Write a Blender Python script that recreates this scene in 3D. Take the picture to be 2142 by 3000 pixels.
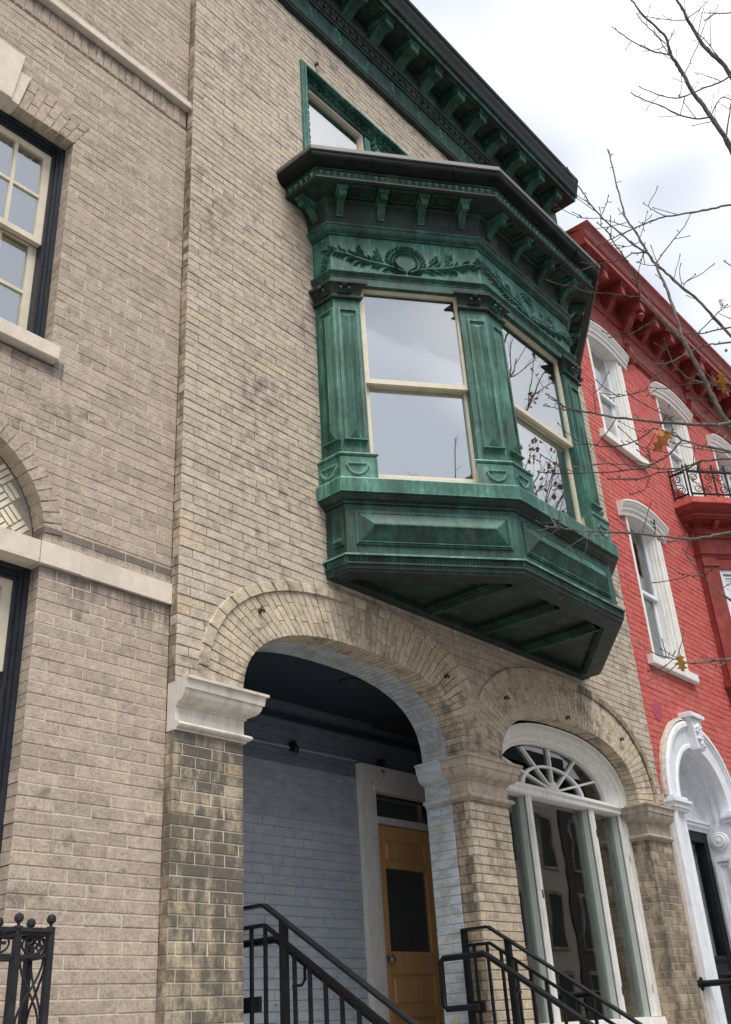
import bpy, bmesh, math, random
from mathutils import Vector, Matrix
random.seed(11)
sc = bpy.context.scene
col = sc.collection
for o in list(bpy.data.objects):
    bpy.data.objects.remove(o)

# ---------------------------------------------------------------- camera
RC = ((0.6572593572, -0.7513638587, -0.0588429196),
      (0.3163678302, 0.3459212175, -0.8833175575),
      (0.6840479028, 0.5619527232, 0.4650673107))      # rows: right, down, forward
CAM = Vector((0.0, -4.0, 1.55))
cd = bpy.data.cameras.new('camera')
cam = bpy.data.objects.new('camera', cd)
col.objects.link(cam)
cam.matrix_world = Matrix(((RC[0][0], -RC[1][0], -RC[2][0], CAM.x),
                           (RC[0][1], -RC[1][1], -RC[2][1], CAM.y),
                           (RC[0][2], -RC[1][2], -RC[2][2], CAM.z),
                           (0, 0, 0, 1)))
cd.sensor_fit = 'HORIZONTAL'
cd.sensor_width = 36.0
cd.lens = 2921.55 * 36.0 / 2142.0
cd.clip_start = 0.05
cd.clip_end = 2000
sc.camera = cam

# ---------------------------------------------------------------- world: bright broken overcast
SUN_EL, SUN_AZ = math.radians(63), math.radians(205)     # azimuth measured clockwise from +Y
w = bpy.data.worlds.new('World')
sc.world = w
w.use_nodes = True
wn, wl = w.node_tree.nodes, w.node_tree.links
wn.clear()
wo = wn.new('ShaderNodeOutputWorld')
bg = wn.new('ShaderNodeBackground')
bg.inputs['Strength'].default_value = 0.062
sky = wn.new('ShaderNodeTexSky')
sky.sky_type = 'NISHITA'
sky.sun_disc = False
sky.sun_elevation = SUN_EL
sky.sun_rotation = SUN_AZ
tc = wn.new('ShaderNodeTexCoord')
mp = wn.new('ShaderNodeMapping')
mp.inputs['Scale'].default_value = (1.0, 1.0, 1.5)
mp.inputs['Location'].default_value = (0.6, 2.0, 1.3)
nz = wn.new('ShaderNodeTexNoise')
nz.inputs['Scale'].default_value = 2.4
nz.inputs['Detail'].default_value = 2.5
nz.inputs['Roughness'].default_value = 0.48
rp = wn.new('ShaderNodeValToRGB')
rp.color_ramp.elements[0].position = 0.42
rp.color_ramp.elements[0].color = (4.1, 4.4, 4.95, 1)
rp.color_ramp.elements[1].position = 0.62
rp.color_ramp.elements[1].color = (9.0, 9.05, 9.15, 1)
mx = wn.new('ShaderNodeMix')
mx.data_type = 'RGBA'
mx.inputs[0].default_value = 0.93
wl.new(tc.outputs['Generated'], mp.inputs['Vector'])
wl.new(mp.outputs['Vector'], nz.inputs['Vector'])
wl.new(nz.outputs['Fac'], rp.inputs['Fac'])
wl.new(sky.outputs['Color'], mx.inputs[6])
wl.new(rp.outputs['Color'], mx.inputs[7])
wl.new(mx.outputs[2], bg.inputs['Color'])
wl.new(bg.outputs['Background'], wo.inputs['Surface'])

sl = bpy.data.lights.new('sun', 'SUN')
sl.energy = 1.5
sl.angle = math.radians(32)
sl.color = (1.0, 0.96, 0.90)
sun = bpy.data.objects.new('sun', sl)
col.objects.link(sun)
sdir = Vector((math.sin(SUN_AZ) * math.cos(SUN_EL), math.cos(SUN_AZ) * math.cos(SUN_EL), math.sin(SUN_EL)))
sun.location = sdir * 40
sun.rotation_euler = sdir.to_track_quat('Z', 'Y').to_euler()

vs = sc.view_settings
vs.view_transform = 'Standard'
vs.look = 'None'
vs.gamma = 1.0
vs.use_curve_mapping = False
vs.exposure = 1.52
sc.cycles.max_bounces = 6
sc.cycles.transparent_max_bounces = 12
sc.cycles.use_denoising = True

# ================================================================ materials
def nmat(name):
    m = bpy.data.materials.new(name)
    m.use_nodes = True
    nt = m.node_tree
    b = nt.nodes['Principled BSDF']
    return m, nt, b

def N(nt, t, **kw):
    n = nt.nodes.new('ShaderNode' + t)
    for k, v in kw.items():
        if hasattr(n, k):
            setattr(n, k, v)
        else:
            n.inputs[k.replace('_', ' ')].default_value = v
    return n

def noise(nt, scale, detail=3.0, rough=0.55, vec=None, stretch=None):
    g = N(nt, 'NewGeometry')
    out = vec or g.outputs['Position']
    if stretch:
        mpn = N(nt, 'Mapping')
        mpn.inputs['Scale'].default_value = stretch
        nt.links.new(out, mpn.inputs['Vector'])
        out = mpn.outputs['Vector']
    n = N(nt, 'TexNoise', Scale=scale, Detail=detail, Roughness=rough)
    nt.links.new(out, n.inputs['Vector'])
    return n.outputs['Fac']

def ramp(nt, fac, stops):
    r = N(nt, 'ValToRGB')
    cr = r.color_ramp
    while len(cr.elements) < len(stops):
        cr.elements.new(0.5)
    for e, (p, c) in zip(cr.elements, stops):
        e.position = p
        e.color = (*c, 1) if len(c) == 3 else c
    nt.links.new(fac, r.inputs['Fac'])
    return r.outputs['Color']

def mathn(nt, op, a, b=None, c=None):
    n = N(nt, 'Math', operation=op)
    for i, x in enumerate((a, b, c)):
        if x is None:
            continue
        if isinstance(x, (int, float)):
            n.inputs[i].default_value = x
        else:
            nt.links.new(x, n.inputs[i])
    return n.outputs[0]

def mixc(nt, fac, a, b, mode='MIX'):
    n = N(nt, 'Mix', data_type='RGBA', blend_type=mode)
    for key, x in (('Factor', fac), ('A', a), ('B', b)):
        s = n.inputs[key] if key != 'Factor' else n.inputs[0]
        if key == 'A':
            s = n.inputs[6]
        if key == 'B':
            s = n.inputs[7]
        if isinstance(x, (int, float)):
            s.default_value = x
        elif isinstance(x, tuple):
            s.default_value = (*x, 1)
        else:
            nt.links.new(x, s)
    return n.outputs[2]

def bump(nt, b, h, strength=0.3, dist=0.01):
    n = N(nt, 'Bump', Strength=strength, Distance=dist)
    nt.links.new(h, n.inputs['Height'])
    nt.links.new(n.outputs['Normal'], b.inputs['Normal'])

def rnd(nt):
    oi = N(nt, 'ObjectInfo')
    g = N(nt, 'NewGeometry')
    return mathn(nt, 'FRACT', mathn(nt, 'ADD', oi.outputs['Random'], g.outputs['Random Per Island']))

def G3(c):
    return (c, c, c)

def brick_mat(name, stops, soot=0.35, sootc=(0.055, 0.05, 0.047), speck=0.5, rough=0.85, sscale=1.1, streak=False, drips=()):
    m, nt, b = nmat(name)
    r = rnd(nt)
    base = ramp(nt, r, stops)
    fine = noise(nt, 70, 4, 0.75)
    base = mixc(nt, speck, base, ramp(nt, fine, [(0.36, G3(0.36)), (0.5, G3(1.0)), (0.68, G3(1.3))]), 'MULTIPLY')
    mid = noise(nt, 14, 5, 0.7)
    base = mixc(nt, 0.8, base, ramp(nt, mid, [(0.32, G3(0.72)), (0.68, G3(1.24))]), 'MULTIPLY')
    big = noise(nt, sscale, 3, 0.6)
    r2 = mathn(nt, 'FRACT', mathn(nt, 'MULTIPLY', r, 7.31))
    smear = noise(nt, 9, 4, 0.7, stretch=(1.4, 1.4, 0.55) if streak else None)
    v = mathn(nt, 'ADD', mathn(nt, 'MULTIPLY', big, 0.5), mathn(nt, 'MULTIPLY', smear, 0.95))
    v = mathn(nt, 'ADD', v, mathn(nt, 'MULTIPLY', r2, 0.11))
    f = N(nt, 'MapRange')
    f.inputs['From Min'].default_value = 0.82 - soot * 0.36
    f.inputs['From Max'].default_value = 1.02 - soot * 0.30
    nt.links.new(v, f.inputs['Value'])
    fac = mathn(nt, 'MULTIPLY', f.outputs[0], 0.82)
    if drips:                                   # soot washed down from ledges: ragged runs below a given height
        g = N(nt, 'NewGeometry')
        sp = N(nt, 'SeparateXYZ')
        nt.links.new(g.outputs['Position'], sp.inputs[0])
        run = noise(nt, 6, 4, 0.7, stretch=(3.2, 3.2, 0.35))
        for zt, ln, xm in drips:
            below = N(nt, 'MapRange')
            below.inputs['From Min'].default_value = zt - ln
            below.inputs['From Max'].default_value = zt
            nt.links.new(sp.outputs[2], below.inputs['Value'])
            on = mathn(nt, 'MULTIPLY', mathn(nt, 'LESS_THAN', sp.outputs[2], zt + 0.03), mathn(nt, 'LESS_THAN', sp.outputs[0], xm))
            k = mathn(nt, 'ADD', mathn(nt, 'MULTIPLY', below.outputs[0], 0.55), run)
            k = ramp(nt, mathn(nt, 'MULTIPLY', k, on), [(0.74, G3(0)), (1.02, G3(0.8))])
            fac = mathn(nt, 'MAXIMUM', fac, k)
    base = mixc(nt, fac, base, sootc)
    nt.links.new(base, b.inputs['Base Color'])
    b.inputs['Roughness'].default_value = rough
    b.inputs['Specular IOR Level'].default_value = 0.15
    bump(nt, b, fine, 0.5, 0.004)
    return m

def plain(name, c, rough=0.6, var=0.12, scale=9, spec=0.3, metal=0.0, bmp=0.0, dirt=None, dirtamt=0.0, dstretch=None, dscale=5):
    m, nt, b = nmat(name)
    n = noise(nt, scale, 4, 0.6)
    base = mixc(nt, 1.0, c, ramp(nt, n, [(0.25, G3(1 - var)), (0.75, G3(1 + var))]), 'MULTIPLY')
    if dirt:
        d = noise(nt, dscale, 5, 0.65, stretch=dstretch)
        base = mixc(nt, mathn(nt, 'MULTIPLY', ramp(nt, d, [(0.47, G3(0)), (0.70, G3(1))]), dirtamt), base, dirt)
    nt.links.new(base, b.inputs['Base Color'])
    b.inputs['Roughness'].default_value = rough
    b.inputs['Specular IOR Level'].default_value = spec
    b.inputs['Metallic'].default_value = metal
    if bmp:
        bump(nt, b, noise(nt, 60, 4, 0.6), bmp, 0.006)
    return m

M = {}
M['brown'] = brick_mat('brown_brick', [(0.0, (0.35, 0.286, 0.232)), (0.3, (0.388, 0.318, 0.258)), (0.6, (0.412, 0.338, 0.272)), (0.9, (0.44, 0.36, 0.288)), (1.0, (0.365, 0.302, 0.252))], soot=-0.15, sootc=(0.10, 0.088, 0.08), drips=((3.72, 0.28, 9.0), (4.91, 0.22, 2.42), (3.895, 0.07, 9.0), (7.60, 0.12, 9.0)))
M['brown_mortar'] = plain('brown_mortar', (0.54, 0.47, 0.385), 0.95, 0.25, 25, bmp=0.5, dirt=(0.16, 0.13, 0.11), dirtamt=0.7, dscale=4, dstretch=(1, 1, 3))
M['tan'] = brick_mat('tan_brick', [(0.0, (0.43, 0.365, 0.298)), (0.35, (0.462, 0.395, 0.322)), (0.6, (0.485, 0.413, 0.335)), (0.95, (0.51, 0.435, 0.35)), (0.993, (0.50, 0.405, 0.285)), (1.0, (0.40, 0.34, 0.285))], soot=0.07, sootc=(0.19, 0.16, 0.135))
M['tan_mortar'] = plain('tan_mortar', (0.15, 0.11, 0.085), 0.95, 0.4, 18, bmp=0.5, dirt=(0.33, 0.25, 0.17), dirtamt=0.6, dscale=3)
M['arch'] = brick_mat('arch_brick', [(0.0, (0.475, 0.40, 0.30)), (0.4, (0.51, 0.43, 0.325)), (0.7, (0.54, 0.455, 0.345)), (0.96, (0.57, 0.48, 0.355)), (1.0, (0.46, 0.40, 0.32))], soot=0.16, sootc=(0.16, 0.135, 0.11))
M['pier'] = brick_mat('sooty_pier_brick', [(0.0, (0.40, 0.335, 0.25)), (0.4, (0.43, 0.36, 0.265)), (0.85, (0.47, 0.39, 0.28)), (1.0, (0.48, 0.375, 0.22))], soot=0.62, sootc=(0.06, 0.057, 0.054), sscale=1.6, streak=True)
M['pier_mortar'] = plain('pale_pointing', (0.60, 0.53, 0.41), 0.95, 0.2, 30, bmp=0.4)
M['stain'] = brick_mat('stained_pier_brick', [(0.0, (0.33, 0.27, 0.20)), (0.5, (0.42, 0.34, 0.25)), (1.0, (0.47, 0.38, 0.27))], soot=0.5, sootc=(0.09, 0.078, 0.065), streak=True)
M['red'] = brick_mat('red_painted_brick', [(0.0, (0.46, 0.093, 0.083)), (0.5, (0.485, 0.102, 0.09)), (1.0, (0.51, 0.112, 0.098))], soot=0.30, sootc=(0.52, 0.16, 0.135), speck=0.15, rough=0.7, sscale=2.2)
M['red_mortar'] = plain('red_painted_joint', (0.43, 0.058, 0.047), 0.8, 0.2, 20)
M['red_trim'] = plain('red_trim_paint', (0.215, 0.032, 0.026), 0.55, 0.22, 14, bmp=0.15, dirt=(0.36, 0.085, 0.06), dirtamt=0.5, dscale=7, dstretch=(1, 1, 0.6))
M['stone'] = plain('pale_limestone', (0.60, 0.53, 0.45), 0.85, 0.12, 14, 0.2, bmp=0.25, dirt=(0.42, 0.37, 0.31), dirtamt=0.5, dscale=3)
M['capstone'] = plain('pale_carved_stone', (0.60, 0.56, 0.50), 0.8, 0.10, 16, 0.2, bmp=0.2, dirt=(0.38, 0.33, 0.27), dirtamt=0.75, dscale=4, dstretch=(4, 4, 0.8))
M['brownstone'] = plain('weathered_brownstone', (0.455, 0.38, 0.31), 0.85, 0.14, 18, 0.2, bmp=0.3, dirt=(0.19, 0.15, 0.12), dirtamt=0.65, dscale=7, dstretch=(3, 3, 0.9))
M['cream'] = plain('cream_sash_paint', (0.60, 0.54, 0.42), 0.5, 0.07, 20, 0.35, dirt=(0.38, 0.33, 0.25), dirtamt=0.35, dscale=9)
M['navy'] = plain('navy_frame_paint', (0.014, 0.018, 0.025), 0.45, 0.3, 12, 0.3, dirt=(0.045, 0.055, 0.07), dirtamt=0.35, dscale=10, dstretch=(3, 3, 0.6))
M['white'] = plain('white_paint', (0.74, 0.73, 0.70), 0.5, 0.05, 8, 0.35, dirt=(0.42, 0.40, 0.36), dirtamt=0.4, dscale=14, dstretch=(2, 2, 0.6), bmp=0.3)
M['bluewhite'] = plain('fresh_white_paint', (0.72, 0.74, 0.79), 0.5, 0.06, 10, 0.35, bmp=0.3, dirt=(0.46, 0.47, 0.50), dirtamt=0.5, dscale=11, dstretch=(2, 2, 0.8))
M['sage'] = plain('sage_window_paint', (0.50, 0.55, 0.50), 0.5, 0.08, 7, 0.35)
M['iron'] = plain('black_iron', (0.0085, 0.0095, 0.011), 0.45, 0.25, 25, 0.18, dirt=(0.02, 0.022, 0.025), dirtamt=0.5, dscale=12, bmp=0.15)
M['castiron'] = plain('cast_iron', (0.016, 0.017, 0.02), 0.5, 0.3, 22, 0.3, dirt=(0.05, 0.04, 0.036), dirtamt=0.5, dscale=12, bmp=0.35)
M['rust'] = plain('rusty_iron', (0.05, 0.03, 0.022), 0.8, 0.4, 30)
M['door'] = None
M['steel'] = plain('polished_steel', (0.7, 0.7, 0.7), 0.15, 0.02, 5, 0.5, 1.0)
M['dark'] = plain('dark_interior', (0.035, 0.033, 0.032), 0.9, 0.3, 2)
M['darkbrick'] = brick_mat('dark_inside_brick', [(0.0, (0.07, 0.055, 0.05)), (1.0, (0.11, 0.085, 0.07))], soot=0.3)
M['blind'] = plain('pale_window_shade', (0.15, 0.16, 0.18), 0.9, 0.02, 2, 0.1)
M['curtain'] = plain('sheer_curtain', (0.60, 0.61, 0.62), 0.9, 0.06, 3, 0.1)
M['asphalt'] = plain('asphalt', (0.055, 0.055, 0.057), 0.9, 0.25, 6, 0.2, bmp=0.3)
M['concrete'] = plain('concrete_paving', (0.33, 0.325, 0.31), 0.9, 0.15, 5, 0.2, bmp=0.3)
M['stonestep'] = plain('stone_step', (0.36, 0.33, 0.30), 0.85, 0.15, 8, 0.2, bmp=0.3)
M['bark'] = plain('grey_bark', (0.135, 0.12, 0.108), 0.85, 0.35, 40, 0.15, bmp=0.5, dirt=(0.05, 0.043, 0.04), dirtamt=0.7, dscale=25)
M['twig'] = plain('dark_twig_bark', (0.06, 0.047, 0.045), 0.8, 0.3, 40, 0.2)
M['leaf'] = plain('brown_oak_leaf', (0.32, 0.125, 0.035), 0.7, 0.45, 45, 0.2)
M['leafdark'] = plain('dry_leaf', (0.20, 0.125, 0.07), 0.8, 0.4, 30, 0.2)
M['leaf2'] = plain('ochre_oak_leaf', (0.38, 0.19, 0.04), 0.7, 0.4, 45, 0.2)
M['roof'] = plain('roof_felt', (0.08, 0.08, 0.085), 0.9, 0.2, 4)
M['gutter'] = plain('dark_gutter_metal', (0.005, 0.007, 0.007), 0.5, 0.35, 6, 0.10, dirt=(0.016, 0.023, 0.021), dirtamt=0.6, dscale=5, dstretch=(1, 1, 2))
M['flash'] = plain('grey_lead_flashing', (0.09, 0.09, 0.095), 0.55, 0.2, 7, 0.4, bmp=0.2)

def copper(name, dark=0.0, pale=0.0, sx=7.0, edge=True):
    m, nt, b = nmat(name)
    s1 = noise(nt, 2.2, 5, 0.62, stretch=(sx, sx, 0.9))
    s2 = noise(nt, 3.4, 5, 0.62)
    s3 = noise(nt, 38, 4, 0.7, stretch=(1.6, 1.6, 0.5))
    v = mathn(nt, 'ADD', mathn(nt, 'MULTIPLY', s1, 0.32), mathn(nt, 'MULTIPLY', s2, 0.32))
    v = mathn(nt, 'ADD', v, mathn(nt, 'MULTIPLY', s3, 0.20))
    v = mathn(nt, 'ADD', v, 0.060 - dark + pale)
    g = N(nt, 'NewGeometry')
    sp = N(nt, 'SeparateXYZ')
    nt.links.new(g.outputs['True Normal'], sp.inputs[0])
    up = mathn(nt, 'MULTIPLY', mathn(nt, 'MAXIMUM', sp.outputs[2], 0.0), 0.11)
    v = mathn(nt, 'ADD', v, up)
    if edge:                                    # rubbed and weathered arrises show paler verdigris
        bv = N(nt, 'Bevel', samples=4)
        bv.inputs['Radius'].default_value = 0.007
        dp = N(nt, 'VectorMath', operation='DOT_PRODUCT')
        nt.links.new(bv.outputs['Normal'], dp.inputs[0])
        nt.links.new(g.outputs['Normal'], dp.inputs[1])
        e = mathn(nt, 'MULTIPLY', mathn(nt, 'SUBTRACT', 1.0, dp.outputs['Value']), 1.6)
        e = mathn(nt, 'MULTIPLY', mathn(nt, 'MINIMUM', e, 0.16), mathn(nt, 'MULTIPLY', s2, 1.6))
        v = mathn(nt, 'ADD', v, e)
    base = ramp(nt, v, [(0.36, (0.014, 0.018, 0.016)), (0.43, (0.014, 0.034, 0.027)), (0.50, (0.020, 0.074, 0.055)),
                        (0.565, (0.032, 0.115, 0.085)), (0.63, (0.075, 0.205, 0.16)), (0.70, (0.20, 0.39, 0.325))])
    rust = noise(nt, 4.5, 4, 0.6)
    base = mixc(nt, mathn(nt, 'MULTIPLY', ramp(nt, rust, [(0.62, G3(0)), (0.66, G3(1))]), 0.5), base, (0.075, 0.08, 0.066))
    nt.links.new(base, b.inputs['Base Color'])
    b.inputs['Roughness'].default_value = 0.55
    b.inputs['Specular IOR Level'].default_value = 0.35
    bump(nt, b, s3, 0.25, 0.004)
    return m
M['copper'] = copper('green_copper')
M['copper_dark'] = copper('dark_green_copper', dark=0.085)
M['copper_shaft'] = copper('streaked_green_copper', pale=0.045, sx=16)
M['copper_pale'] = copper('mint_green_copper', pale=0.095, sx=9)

def wood():
    m, nt, b = nmat('orange_oak')
    n1 = noise(nt, 3, 6, 0.65, stretch=(9, 9, 0.55))
    n2 = noise(nt, 1.4, 2, 0.5)
    base = ramp(nt, n1, [(0.25, (0.54, 0.28, 0.11)), (0.5, (0.66, 0.365, 0.155)), (0.75, (0.74, 0.44, 0.205))])
    base = mixc(nt, 0.5, base, ramp(nt, n2, [(0.3, G3(0.8)), (0.7, G3(1.15))]), 'MULTIPLY')
    nt.links.new(base, b.inputs['Base Color'])
    b.inputs['Roughness'].default_value = 0.42
    return m
M['door'] = wood()

def bluepaint(name, c, c2, peel, peelc, scale, c3=None, amt3=0.0):
    m, nt, b = nmat(name)
    n1 = noise(nt, scale, 4, 0.6)
    base = ramp(nt, n1, [(0.35, c), (0.65, c2)])
    if c3:
        base = mixc(nt, mathn(nt, 'MULTIPLY', ramp(nt, noise(nt, 9, 5, 0.7, stretch=(1, 1, 1.6)), [(0.47, G3(0)), (0.58, G3(1))]), amt3), base, c3)
    base = mixc(nt, 0.35, base, ramp(nt, rnd(nt), [(0, G3(0.93)), (1, G3(1.06))]), 'MULTIPLY')
    p = noise(nt, 11, 6, 0.72, stretch=(1, 1, 1.7))
    f = ramp(nt, p, [(peel, G3(0)), (peel + 0.02, G3(1))])
    base = mixc(nt, f, base, peelc)
    nt.links.new(base, b.inputs['Base Color'])
    b.inputs['Roughness'].default_value = 0.6
    bump(nt, b, noise(nt, 45, 5, 0.65), 0.35, 0.006)
    return m
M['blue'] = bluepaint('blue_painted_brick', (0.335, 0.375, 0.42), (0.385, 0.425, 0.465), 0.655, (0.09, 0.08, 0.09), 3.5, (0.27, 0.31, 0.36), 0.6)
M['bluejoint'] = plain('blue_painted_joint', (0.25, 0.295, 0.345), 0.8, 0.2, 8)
M['bluehalfshade'] = bluepaint('blue_brick_painted_half_shade', (0.275, 0.315, 0.36), (0.315, 0.355, 0.40), 0.65, (0.06, 0.055, 0.06), 3.5, (0.195, 0.235, 0.28), 0.6)  # darker copies of the porch blue, with shade mixed into the colour
M['blueshade'] = bluepaint('blue_brick_painted_shade', (0.125, 0.16, 0.205), (0.155, 0.193, 0.24), 0.655, (0.03, 0.03, 0.035), 3.5, (0.10, 0.13, 0.165), 0.6)
M['blueshadejoint'] = plain('blue_joint_painted_shade', (0.10, 0.13, 0.165), 0.8, 0.2, 8)
M['blueceil'] = bluepaint('blue_ceiling_paint', (0.018, 0.032, 0.05), (0.022, 0.038, 0.058), 0.675, (0.20, 0.15, 0.11), 2.0)
M['palepaint'] = bluepaint('pale_blue_flaking_paint', (0.50, 0.555, 0.60), (0.43, 0.475, 0.51), 0.59, (0.58, 0.45, 0.24), 5.0, (0.33, 0.35, 0.33), 0.85)
M['palejoint'] = plain('pale_blue_joint', (0.30, 0.36, 0.41), 0.9, 0.2, 12)

def glass(name, refl, tint=(0.93, 0.96, 0.97), rough=0.0, gcol=(0.98, 0.98, 0.97)):
    m = bpy.data.materials.new(name)
    m.use_nodes = True
    nt = m.node_tree
    nt.nodes.clear()
    o = N(nt, 'OutputMaterial')
    t = N(nt, 'BsdfTransparent')
    t.inputs[0].default_value = (*tint, 1)
    g = N(nt, 'BsdfGlossy')
    g.inputs['Color'].default_value = (*gcol, 1)
    g.inputs['Roughness'].default_value = rough
    lw = N(nt, 'LayerWeight')
    lw.inputs['Blend'].default_value = 0.35
    f = mathn(nt, 'MULTIPLY_ADD', lw.outputs['Fresnel'], 0.7, refl)
    f = mathn(nt, 'MINIMUM', f, 0.95)
    mxs = N(nt, 'MixShader')
    nt.links.new(f, mxs.inputs[0])
    nt.links.new(t.outputs[0], mxs.inputs[1])
    nt.links.new(g.outputs[0], mxs.inputs[2])
    nt.links.new(mxs.outputs[0], o.inputs[0])
    # slight waviness of old panes
    bn = N(nt, 'Bump', Strength=0.02, Distance=0.02)
    nt.links.new(noise(nt, 3.0, 1, 0.5), bn.inputs['Height'])
    nt.links.new(bn.outputs[0], g.inputs['Normal'])
    return m
M['glass'] = glass('window_glass', 0.45)
M['glassdark'] = glass('dark_shop_glass', 0.05, (0.8, 0.84, 0.84))
M['glassdoor'] = glass('door_glass', 0.20, (0.45, 0.5, 0.52))
def emit(name, c, s):
    m, nt, b = nmat(name)
    b.inputs['Base Color'].default_value = (*c, 1)
    b.inputs['Emission Color'].default_value = (*c, 1)
    b.inputs['Emission Strength'].default_value = s
    return m
M['led'] = emit('white_led', (0.9, 0.95, 1.0), 1.6)
M['ledred'] = emit('red_led', (1.0, 0.05, 0.10), 0.9)
M['leaded'] = plain('cream_leaded_glass', (0.66, 0.60, 0.46), 0.3, 0.2, 9, 0.5)
M['lead'] = plain('grey_lead_came', (0.30, 0.28, 0.24), 0.7, 0.2, 20)
M['sticker'] = plain('pale_sticker', (0.66, 0.71, 0.72), 0.6, 0.03, 4)
M['stickertext'] = plain('grey_sticker_print', (0.40, 0.46, 0.48), 0.6, 0.03, 4)
M['patch'] = plain('dull_plum_paint_patch', (0.36, 0.06, 0.10), 0.7, 0.15, 10)
M['rubble'] = plain('raw_plaster_edge', (0.46, 0.40, 0.34), 0.95, 0.3, 20, bmp=0.8)
M['leather'] = plain('tan_leather', (0.30, 0.11, 0.04), 0.5, 0.2, 8)

# ================================================================ mesh helpers
F0 = (0.0, 0.0, 1.0, 0.0, 0.0, -1.0)      # facade frame: u = X, d = out of the wall (towards -Y)
def W(fr, u, d, z):
    return (fr[0] + u * fr[2] + d * fr[4], fr[1] + u * fr[3] + d * fr[5], z)

class MB:
    def __init__(s, fr=F0):
        s.v, s.f, s.fr = [], [], fr
    def pt(s, u, d, z):
        s.v.append(W(s.fr, u, d, z))
        return len(s.v) - 1
    def face(s, *pts):
        s.f.append([s.pt(*p) for p in pts])
    def raw(s, verts, faces):
        n = len(s.v)
        s.v += [tuple(q) for q in verts]
        s.f += [[n + i for i in q] for q in faces]
    def box(s, u0, u1, d0, d1, z0, z1):
        n = len(s.v)
        for z in (z0, z1):
            for d in (d0, d1):
                for u in (u0, u1):
                    s.pt(u, d, z)
        for q in ((0, 1, 3, 2), (4, 6, 7, 5), (0, 4, 5, 1), (2, 3, 7, 6), (0, 2, 6, 4), (1, 5, 7, 3)):
            s.f.append([n + i for i in q])
        return s
    def brick(s, u0, u1, z0, z1, d, dep, c=0.0032):
        n = len(s.v)
        for (a, b_, e, f_, dd) in ((u0, u1, z0, z1, d - dep), (u0, u1, z0, z1, d - c), (u0 + c, u1 - c, z0 + c, z1 - c, d)):
            for (u, z) in ((a, e), (b_, e), (b_, f_), (a, f_)):
                s.pt(u, dd, z)
        for k in (0, 4):
            for i in range(4):
                j = (i + 1) % 4
                s.f.append([n + k + i, n + k + j, n + k + 4 + j, n + k + 4 + i])
        s.f.append([n + 8, n + 9, n + 10, n + 11])
        return s
    def prism(s, poly, d0, d1, c=0.0):        # polygon in (u, z), extruded from d0 (back) to d1 (front)
        n, k = len(s.v), len(poly)
        cu = sum(p[0] for p in poly) / k
        cz = sum(p[1] for p in poly) / k
        def ins(p):
            L = math.hypot(p[0] - cu, p[1] - cz) or 1
            return (p[0] - (p[0] - cu) / L * c, p[1] - (p[1] - cz) / L * c)
        rings = [(d0, poly), (d1 - c, poly)] + ([(d1, [ins(p) for p in poly])] if c else [])
        for dd, pl in rings:
            for u, z in pl:
                s.pt(u, dd, z)
        R_ = len(rings)
        for r in range(R_ - 1):
            for i in range(k):
                j = (i + 1) % k
                s.f.append([n + r * k + i, n + r * k + j, n + (r + 1) * k + j, n + (r + 1) * k + i])
        s.f.append([n + i for i in range(k)])
        s.f.append([n + (R_ - 1) * k + i for i in range(k)])
        return s
    def extr(s, poly, u0, u1):               # polygon in (d, z), extruded along u
        n, k = len(s.v), len(poly)
        for u in (u0, u1):
            for d, z in poly:
                s.pt(u, d, z)
        for i in range(k):
            j = (i + 1) % k
            s.f.append([n + i, n + j, n + k + j, n + k + i])
        s.f.append([n + i for i in range(k)])
        s.f.append([n + k + i for i in range(k)])
        return s
    def frame(s, u0, u1, z0, z1, wd, d0, d1, wt=None, wb=None):      # rectangular ring
        wt = wd if wt is None else wt
        wb = wd if wb is None else wb
        s.box(u0, u0 + wd, d0, d1, z0, z1)
        s.box(u1 - wd, u1, d0, d1, z0, z1)
        s.box(u0 + wd, u1 - wd, d0, d1 - 0.0005, z1 - wt, z1)
        s.box(u0 + wd, u1 - wd, d0, d1 - 0.0005, z0, z0 + wb)
        return s
    def tube(s, pts, rad, n=6, cap=True):    # world points
        pts = [Vector(p) for p in pts]
        if isinstance(rad, (int, float)):
            rad = [rad] * len(pts)
        b0 = len(s.v)
        prev = None
        for i, p in enumerate(pts):
            t = (pts[min(i + 1, len(pts) - 1)] - pts[max(i - 1, 0)]).normalized()
            if prev is None:
                prev = t.orthogonal().normalized()
            a = (prev - t * prev.dot(t)).normalized()
            prev = a
            c = t.cross(a)
            for k in range(n):
                an = 2 * math.pi * k / n
                q = p + (a * math.cos(an) + c * math.sin(an)) * rad[i]
                s.v.append(tuple(q))
        for i in range(len(pts) - 1):
            for k in range(n):
                j = (k + 1) % n
                s.f.append([b0 + i * n + k, b0 + i * n + j, b0 + (i + 1) * n + j, b0 + (i + 1) * n + k])
        if cap:
            s.f.append([b0 + k for k in range(n)])
            e = b0 + (len(pts) - 1) * n
            s.f.append([e + k for k in range(n)])
        return s
    def ball(s, c, r, n=10, m=7, sx=1, sy=1, sz=1):
        b0 = len(s.v)
        for i in range(m + 1):
            th = math.pi * i / m
            for k in range(n):
                ph = 2 * math.pi * k / n
                s.v.append((c[0] + sx * r * math.sin(th) * math.cos(ph), c[1] + sy * r * math.sin(th) * math.sin(ph), c[2] + sz * r * math.cos(th)))
        for i in range(m):
            for k in range(n):
                j = (k + 1) % n
                s.f.append([b0 + i * n + k, b0 + i * n + j, b0 + (i + 1) * n + j, b0 + (i + 1) * n + k])
        return s
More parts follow.
